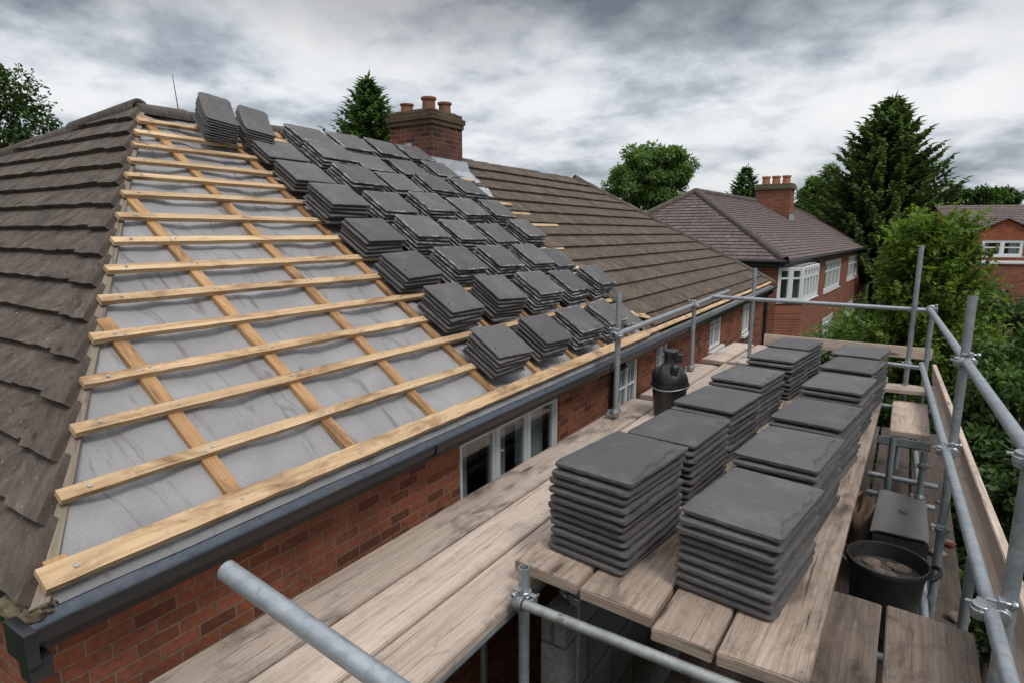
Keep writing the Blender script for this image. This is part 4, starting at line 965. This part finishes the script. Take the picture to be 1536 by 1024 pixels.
# ================================================================== the far house on the right
D3 = 32.0; p3 = at(1505, 372, D3); f3 = Vector((FWD.x, FWD.y, 0)).normalized(); ang3 = math.atan2(RGT.y, RGT.x)+R(-14)
h3 = empty('brick_house', (p3.x, p3.y, GROUND), ang3); tag(h3, 'far red brick house with dark tiled roof and gable, behind the bush', 'house')
px = D3/F*1.02; zz = lambda y: (HY-y)*px*1.0-GROUND
mb = MB(); ez, rz_ = zz(345), zz(306); x0, x1 = -2.1, 6.5
sl3 = Vector((0, 3.2, rz_-ez)); gl3 = sl3.normalized(); nn3 = Vector((0, -gl3.z, gl3.y))
for k in range(14):
    w0 = k*sl3.length/14; tiles(mb, Vector((0, .5, ez))+gl3*w0, (1, 0, 0), gl3, nn3, 1, sl3.length/14, lambda w: (x0, x1), .28, .03, .006)
mb.face([(x0, .5, ez), (x1, .5, ez), (x1, 3.7, rz_), (x0, 3.7, rz_)]); mb.face([(x0, 3.7, rz_), (x1, 3.7, rz_), (x1, 6.9, ez), (x0, 6.9, ez)])
ga = zz(329); ge = zz(349)
for s in (-1, 1):
    o_ = Vector((s*1.55, 0, ge)); e_ = Vector((0, 1, 0)); gg = Vector((-s*1.55, 0, ga-ge)); L_ = gg.length; gg.normalize(); nn_ = e_.cross(gg)*(-s if False else 1)
    if nn_.z < 0: nn_ = -nn_
    for k in range(6): tiles(mb, o_+gg*(k*L_/6), e_, gg, nn_, 1, L_/6, lambda w: (-.15, 3.0), .28, .03, .006)
    mb.face([o_+Vector((0, -.15, 0)), o_+Vector((0, 3, 0)), Vector((0, 3, ga)), Vector((0, -.15, ga))])
mb.build('roof', M['tile_far'], h3)
w3 = [(-1.0, .92, zz(384), zz(360), 2)]
wm = wall_mb(-1.45, 1.45, 0, ge, 0, [w[:4] for w in w3]); wm.face([(-1.45, 0, ge), (1.45, 0, ge), (0, 0, ga-.05)])
wm.face([(x0+.2, .6, 0), (x1-.2, .6, 0), (x1-.2, .6, ez), (x0+.2, .6, ez)]); wm.face([(x0+.2, .6, 0), (x0+.2, .6, ez), (x0+.2, 6.8, ez), (x0+.2, 6.8, 0)]); wm.face([(x0+.2, .6, ez), (x0+.2, 3.7, rz_-.05), (x0+.2, 6.8, ez)])
wm.face([(-1.45, 0, 0), (-1.45, 0, ge), (-1.45, .6, ge), (-1.45, .6, 0)])
wm.build('wall', brick_mat('orange_brick', (.25, .065, .03), (.3, .09, .045), (.3, .16, .1), .25, .085, .08, .2), h3)
for w in w3: window(h3, *w[:4], 0, w[4], M['white'], fw=.1, bar=.05, transom=.55, depth=.1, rec=.03, room=1.2)
mb = MB(); mb.box((-1.6, -.9, zz(394)), (4.4, 0, 0), (0, .9, 0), (0, 0, .14)); mb.build('bay_roof', M['white'], h3, bevel=.02)
mb = MB(); mb.box((-1.5, -.82, 0), (4.2, 0, 0), (0, .82, 0), (0, 0, zz(394)-.01)); mb.build('porch_wall', M['brick_far'], h3)

# ================================================================== vegetation
def rv(n): 
    v = nr.normal(size=(n, 3)); return v/np.linalg.norm(v, axis=1)[:, None]
nr = np.random.default_rng(11)
def leaf_obj(name, c, d, nrm, L, W, mat, parent, org, fold=.25):
    """c centre base, d direction, nrm approx normal, L length, W width arrays: each leaf is two faces with a folded midrib"""
    n = len(c); d = d/np.linalg.norm(d, axis=1)[:, None]; s = np.cross(d, nrm); s /= np.maximum(np.linalg.norm(s, axis=1)[:, None], 1e-6); u = np.cross(s, d)
    L = L[:, None]; W = W[:, None]
    v = np.empty((n, 4, 3)); v[:, 0] = c; v[:, 1] = c+d*L*.45+s*W*.5+u*W*fold; v[:, 2] = c+d*L; v[:, 3] = c+d*L*.45-s*W*.5+u*W*fold
    v = v.reshape(-1, 3)-np.array(org)
    me = bpy.data.meshes.new(name); me.vertices.add(4*n); me.vertices.foreach_set('co', v.ravel().astype(np.float32))
    idx = np.arange(n)[:, None]*4+np.array([[0, 1, 2, 0, 2, 3]]); idx = idx.ravel()
    me.loops.add(6*n); me.loops.foreach_set('vertex_index', idx.astype(np.int32)); me.polygons.add(2*n)
    me.polygons.foreach_set('loop_start', np.arange(0, 6*n, 3, dtype=np.int32)); me.update(calc_edges=True); me.validate()
    me.materials.append(M[mat]); o = bpy.data.objects.new(name, me); COL.objects.link(o); o.parent = parent; return o
def tree(name, px, py, depth, rx, rz, mat, label, cat='tree', group=None, blobs=46, per=190, leaf=.12, squash=1.0, clump=.33, base_z=GROUND, seedv=0, holes=.2, low=-1.0):
    c = np.array(at(px, py, depth)); root = empty(name, (c[0], c[1], base_z)); tag(root, label, cat, group)
    org = np.array([c[0], c[1], base_z]); R_ = np.array([rx, rx*squash, rz])
    P = []
    k = 0
    while len(P) < blobs and k < 4000:
        k += 1; q = rv(1)[0]*nr.uniform(.35, 1.0)**.6
        if q[2] < low: continue
        P.append(q*(1+.2*nr.normal()*.5))
    tr = MB(); top = Vector((0, 0, c[2]-base_z)); r0 = max(.05, rx*.07)
    tr.path([Vector((0, 0, 0)), Vector((rx*.03, 0, top.z*.4)), Vector((-rx*.02, 0, top.z*.75)), Vector((0, 0, top.z+rz*.35))], [r0, r0*.75, r0*.55, r0*.15], 9)
    C, D_, Nn, Ls, Ws = [], [], [], [], []
    for q in P:
        bc = q*R_*.86; rad = clump*nr.uniform(.65, 1.25)*min(rx, rz)
        st = Vector((0, 0, top.z-rz*.55+rz*.35*nr.uniform(0, 1))); en = Vector(bc)+top
        mid = st.lerp(en, .5)+Vector((0, 0, -.06*rz)); tr.path([st, mid, en], [r0*.3, r0*.18, r0*.06], 6)
        n = int(per*nr.uniform(.7, 1.3)); v = rv(n); rr = rad*nr.uniform(.25, 1.0, n)**.5
        sub = .75+.5*np.array([noise.noise(Vector(x_*2.5)+Vector(q*9)) for x_ in v]); rr = rr*sub
        pos = bc+v*rr[:, None]*np.array([1.1, 1.1, .8])
        dirs = v*.7+nr.normal(size=(n, 3))*.55+np.array([0, 0, -.25]); nn = v*.5+np.array([0, 0, .9])+nr.normal(size=(n, 3))*.35
        C.append(pos); D_.append(dirs); Nn.append(nn); Ls.append(leaf*nr.uniform(.6, 1.25, n)); Ws.append(leaf*.62*nr.uniform(.6, 1.2, n))
    C = np.concatenate(C)+np.array(top)
    tr.build('trunk', M['bark'], root, smooth=50)
    leaf_obj('crown', C, np.concatenate(D_), np.concatenate(Nn), np.concatenate(Ls), np.concatenate(Ws), mat, root, (0, 0, 0))
    return root
def conifer(name, px, ytop, depth, half, ybase, mat, label, levels=34, per=11, spray=.5, droop=.25, up=.35, base_z=GROUND, cat='tree', power=.8, leafw=.1, fullness=1.0):
    t = at(px, ytop, depth); z1 = t.z; zb = at(px, ybase, depth).z; root = empty(name, (t.x, t.y, base_z)); tag(root, label, cat)
    H = z1-base_z; tr = MB(); tr.path([Vector((0, 0, 0)), Vector((0, 0, H*.6)), Vector((0, 0, H*.97))], [H*.022, H*.012, .015], 9)
    C, D_, Nn, Ls, Ws = [], [], [], [], []
    for l in range(levels):
        f = (l+.4)/levels; z = H-(H-(zb-base_z))*f*1.0; rad = half*(f**power)
        nb = int(per*(.6+.6*f))
        for b in range(nb):
            a = 2*math.pi*(b+nr.random())/nb+l*1.7; L = rad*nr.uniform(.66, 1.12)
            if nr.random() < .06: L *= 1.18
            dh = np.array([math.cos(a), math.sin(a), 0]); side = np.array([-math.sin(a), math.cos(a), 0])
            n = max(5, int(L/spray*5.5*fullness)); s = np.linspace(.12, 1.0, n)
            zc = -droop*L*s+up*L*s**2.6
            pts = dh*(L*s)[:, None]+np.array([0, 0, 1])*(z+zc)[:, None]+side*(.06*L*np.sin(s*3+b))[:, None]
            if l % 2 == 0: tr.path([Vector((0, 0, z)), Vector(pts[n//2]), Vector(pts[-1])], [.02+.006*L, .012, .004], 5)
            for k in range(n):
                wl = spray*(1.15-.75*s[k])*nr.uniform(.7, 1.2)
                for sg in (-1, 1):
                    dirv = dh*.75+side*sg*nr.uniform(.55, 1.0)+np.array([0, 0, nr.uniform(-.45, .12)])
                    C.append(pts[k]); D_.append(dirv); Nn.append(np.array([0, 0, 1.0])+nr.normal(size=3)*.3); Ls.append(wl); Ws.append(leafw*nr.uniform(.7, 1.3))
                if k % 2 == 0: C.append(pts[k]); D_.append(dh*.9+np.array([0, 0, nr.uniform(-.7, -.1)])); Nn.append(side); Ls.append(wl*.9); Ws.append(leafw)
            C.append(pts[-1]); D_.append(dh+np.array([0, 0, .35])); Nn.append(np.array([0, 0, 1.0])); Ls.append(spray*.8); Ws.append(leafw)
    for k in range(6): C.append(np.array([0, 0, H-.25*k*spray])); D_.append(np.array([math.cos(k*2.2)*.35, math.sin(k*2.2)*.35, 1.0])); Nn.append(np.array([1., 0, 0])); Ls.append(spray*.9); Ws.append(leafw)
    tr.build('trunk', M['bark'], root, smooth=50)
    leaf_obj('crown', np.array(C), np.array(D_), np.array(Nn), np.array(Ls), np.array(Ws), mat, root, (0, 0, 0)); return root
def shoots(name, px, pytop, depth, half, hgt, mat, label, n=150, leaf=.085, cat='tree', base_z=GROUND, per=26, z_low=0.0):
    t = at(px, pytop, depth); root = empty(name, (t.x, t.y, base_z)); tag(root, label, cat)
    H = t.z-base_z; tr = MB(); tr.path([Vector((0, 0, 0)), Vector((.03, 0, H*.45)), Vector((0, .02, H*.8))], [.09, .065, .02], 9)
    C, D_, Nn, Ls, Ws = [], [], [], [], []
    for k in range(n):
        a = nr.random()*2*math.pi; f = nr.random(); start = np.array([0, 0, H-hgt*(.25+.75*f)+0.0])
        reach = half*nr.uniform(.25, 1.0)*(.35+.65*f); rise = hgt*nr.uniform(.05, .42)*(1.2-f*.75)
        end = start+np.array([math.cos(a)*reach, math.sin(a)*reach, rise]); end[2] = min(end[2], H*nr.uniform(.9, 1.0)-.35*(reach/half)**2)
        m = int(per*nr.uniform(.7, 1.3)); s = nr.uniform(.18, 1.0, m)**.8
        bend = np.array([0, 0, 1.0])*(-.18*reach*np.sin(s*math.pi))[:, None]
        pts = start+(end-start)*s[:, None]+bend+nr.normal(size=(m, 3))*(.05+.1*(1-s))[:, None]*half*.35
        d = (end-start); d = d/np.linalg.norm(d)
        if k % 2 == 0: tr.path([Vector(start), Vector(start+(end-start)*.5+np.array([0, 0, -.16*reach])), Vector(end)], [.022, .012, .003], 5)
        C.append(pts); D_.append(d*.6+rv(m)*.8+np.array([0, 0, -.15])); Nn.append(np.array([0, 0, 1.0])+nr.normal(size=(m, 3))*.45); Ls.append(leaf*nr.uniform(.6, 1.3, m)); Ws.append(leaf*.55*nr.uniform(.7, 1.2, m))
    tr.build('trunk', M['bark'], root, smooth=50)
    leaf_obj('crown', np.concatenate(C), np.concatenate(D_), np.concatenate(Nn), np.concatenate(Ls), np.concatenate(Ws), mat, root, (0, 0, 0)); return root

tree('broadleaf_tree', -42, 190, 14, 1.78, 2.05, 'leaf_dark', 'dark broadleaf tree rising behind the weathered hip roof', blobs=70, per=240, leaf=.12, clump=.26)
conifer('conifer_tree', 551, 120, 17, 1.15, 240, 'needle_mid', 'small pointed conifer behind the mossy brick chimney', levels=24, per=9, spray=.34, leafw=.1, power=.75, up=.5)
tree('broadleaf_tree', 975, 270, 45, 3.75, 2.95, 'leaf_mid', 'large round green tree between the two brick houses', blobs=80, per=330, leaf=.28, clump=.25)
conifer('conifer_tree', 1120, 252, 52, 2.0, 310, 'needle_mid', 'small dark tree left of the orange chimney pots', levels=14, per=9, spray=.6, leafw=.22)
tree('broadleaf_tree', 1232, 300, 48, 2.7, 2.5, 'leaf_mid', 'mid green tree between the plum roof and the big conifer', blobs=50, per=260, leaf=.28, clump=.28)
conifer('conifer_tree', 1340, 150, 40, 5.9, 420, 'needle', 'tall broad dark conifer above the neighbouring roof', levels=46, per=14, spray=.8, leafw=.3, power=.68, droop=.22, up=.42)
tree('broadleaf_tree', 1478, 306, 46, 2.6, 1.45, 'leaf_hedge', 'low rounded tree behind the far house roof', blobs=44, per=240, leaf=.26, clump=.3)
shoots('young_tree', 1405, 304, 9.5, 1.5, 3.1, 'leaf_bright', 'bright yellow green young tree behind the scaffold posts', n=680, per=44, leaf=.115)
tree('broadleaf_tree', 1400, 615, 10.5, 1.5, 2.1, 'leaf_hedge', 'leafy green bush under the bright young tree', blobs=100, per=260, leaf=.1, clump=.26, cat='bush')
tree('garden_bush', 1275, 560, 14, 1.4, 1.7, 'leaf_mid', 'light green bush against the neighbouring house wall', cat='bush', blobs=80, per=240, leaf=.11, clump=.27)
tree('garden_bush', 1185, 572, 15, 1.0, 1.2, 'leaf_mid', 'small bush beyond the far toe board by the bay', cat='bush', blobs=50, per=220, leaf=.11, clump=.3)
tree('garden_bush', 1520, 712, 7.0, 1.0, 2.2, 'leaf_hedge', 'big dark leaved shrub hugging the outer guard rail', cat='bush', blobs=120, per=230, leaf=.095, clump=.25)
tree('garden_bush', 1560, 850, 5.6, .75, 1.6, 'leaf_dark', 'deep green shrub below the outer toe board', cat='bush', blobs=76, per=220, leaf=.085, clump=.28)
tree('garden_bush', 1500, 540, 13, 1.3, 2.1, 'leaf_dark', 'dark bush in front of the far brick house', cat='bush', blobs=80, per=230, leaf=.12, clump=.27)
tree('garden_bush', 1420, 725, 9.0, 1.25, 1.8, 'leaf_dark', 'dark shrub low behind the tube posts', cat='bush', blobs=80, per=230, leaf=.1, clump=.27)

C, D_, Nn = [], [], []
for k in range(300):
    px = nr.uniform(-700, 2300); c = np.array(at(px, 350, 1.0)); dd = nr.uniform(110, 150); c = c*dd; c[2] = nr.uniform(GROUND, 2.2)+1.5*noise.noise(Vector((px*.004, 0, 0)))
    v = rv(70); C.append(c+v*np.array([4.5, 4.5, 3.2])*nr.uniform(.5, 1, 70)[:, None]); D_.append(v+nr.normal(size=(70, 3))*.5); Nn.append(np.array([0, 0, 1.])+nr.normal(size=(70, 3))*.5)
C = np.concatenate(C); o = leaf_obj('far_woods', C, np.concatenate(D_), np.concatenate(Nn), nr.uniform(.9, 1.9, len(C)), nr.uniform(.7, 1.4, len(C)), 'leaf_dark', None, (0, 0, 0)); tag(o, 'distant band of trees on the horizon', 'trees', kind='stuff')

# ================================================================== ground, sky, light
mb = MB(); mb.face([(-900, -900, GROUND), (900, -900, GROUND), (900, 900, GROUND), (-900, 900, GROUND)]); o = mb.build('ground', M['lawn']); tag(o, 'green garden ground', kind='structure')
mb = MB(); mb.face([(-1.7, -3, GROUND+.004), (7.2, -3, GROUND+.004), (7.0, 19, GROUND+.004), (-2.1, 19, GROUND+.004)]); o = mb.build('path', M['earth']); tag(o, 'bare dark earth under the scaffold', kind='structure')

SUN_DIR = Vector((.55, -.25, .85)).normalized()
elev = math.asin(SUN_DIR.z); az = math.atan2(SUN_DIR.x, SUN_DIR.y)
w = bpy.data.worlds.new('World'); sc.world = w; w.use_nodes = True; nt = w.node_tree; nt.nodes.clear()
class WN(NT):
    def __init__(s, t): s.t = t; s.n = t.nodes
W = WN(nt)
tc = W.add('TexCoord').outputs['Generated']
sx = W.add('SeparateXYZ', {0: tc}); zc = W.math('MAXIMUM', sx.outputs[2], 0.0)
den = W.math('ADD', zc, .26)
pl_ = W.add('CombineXYZ', {'X': W.math('DIVIDE', sx.outputs[0], den), 'Y': W.math('DIVIDE', sx.outputs[1], den), 'Z': 0.0}).outputs[0]
n1 = W.noise(W.map(pl_, (1.3, 1.3, 1), (3.1, 1.7, 0)), 1, 9, .55, .1)
n2_ = W.noise(W.map(pl_, (3.6, 3.6, 1), (7.3, 4.1, 0)), 1, 9, .58, .1)
nb_ = W.math('ADD', W.math('MULTIPLY', n1, .58), W.math('MULTIPLY', n2_, .42))
col = W.ramp(nb_, [(.38, (.25, .29, .335)), (.45, (.42, .46, .505)), (.5, (.6, .63, .67)), (.55, (.74, .755, .775)), (.63, (.80, .80, .805))])
zn = W.math('ADD', zc, W.math('MULTIPLY', W.math('SUBTRACT', W.noise(W.map(pl_, (1.5, 1.5, 1), (9, 2, 0)), 1, 5, .5), .5), .16))
el = W.ramp(zn, [(0.0, .8), (.08, .9), (.19, .98), (.25, .88), (.31, .55), (.38, .45), (.47, .6), (.7, 1.5), (1.0, 1.9)])
col = W.mix(1.0, col, el, 'MULTIPLY')
sky = W.add('TexSky', sky_type='NISHITA'); sky.sun_disc = False; sky.sun_elevation = elev; sky.sun_rotation = az; sky.air_density = 1.0; sky.dust_density = 3.0
skyc = W.mix(1.0, sky.outputs[0], (.1, .1, .1), 'MULTIPLY')
fin = W.mix(.94, skyc, col)
bg = W.add('Background', {'Color': fin, 'Strength': 1.0}); ow = W.add('OutputWorld'); nt.links.new(bg.outputs[0], ow.inputs[0])
ld = bpy.data.lights.new('sun', 'SUN'); ld.energy = 1.5; ld.angle = R(16); ld.color = (1, .97, .93)
lo = bpy.data.objects.new('sun', ld); COL.objects.link(lo); lo.rotation_euler = SUN_DIR.to_track_quat('Z', 'Y').to_euler(); lo.location = (5, -5, 12)
sc.view_settings.view_transform = 'Standard'; sc.view_settings.look = 'None'; sc.view_settings.exposure = 0.3; sc.view_settings.gamma = 1
sc.cycles.max_bounces = 6; sc.cycles.transparent_max_bounces = 8
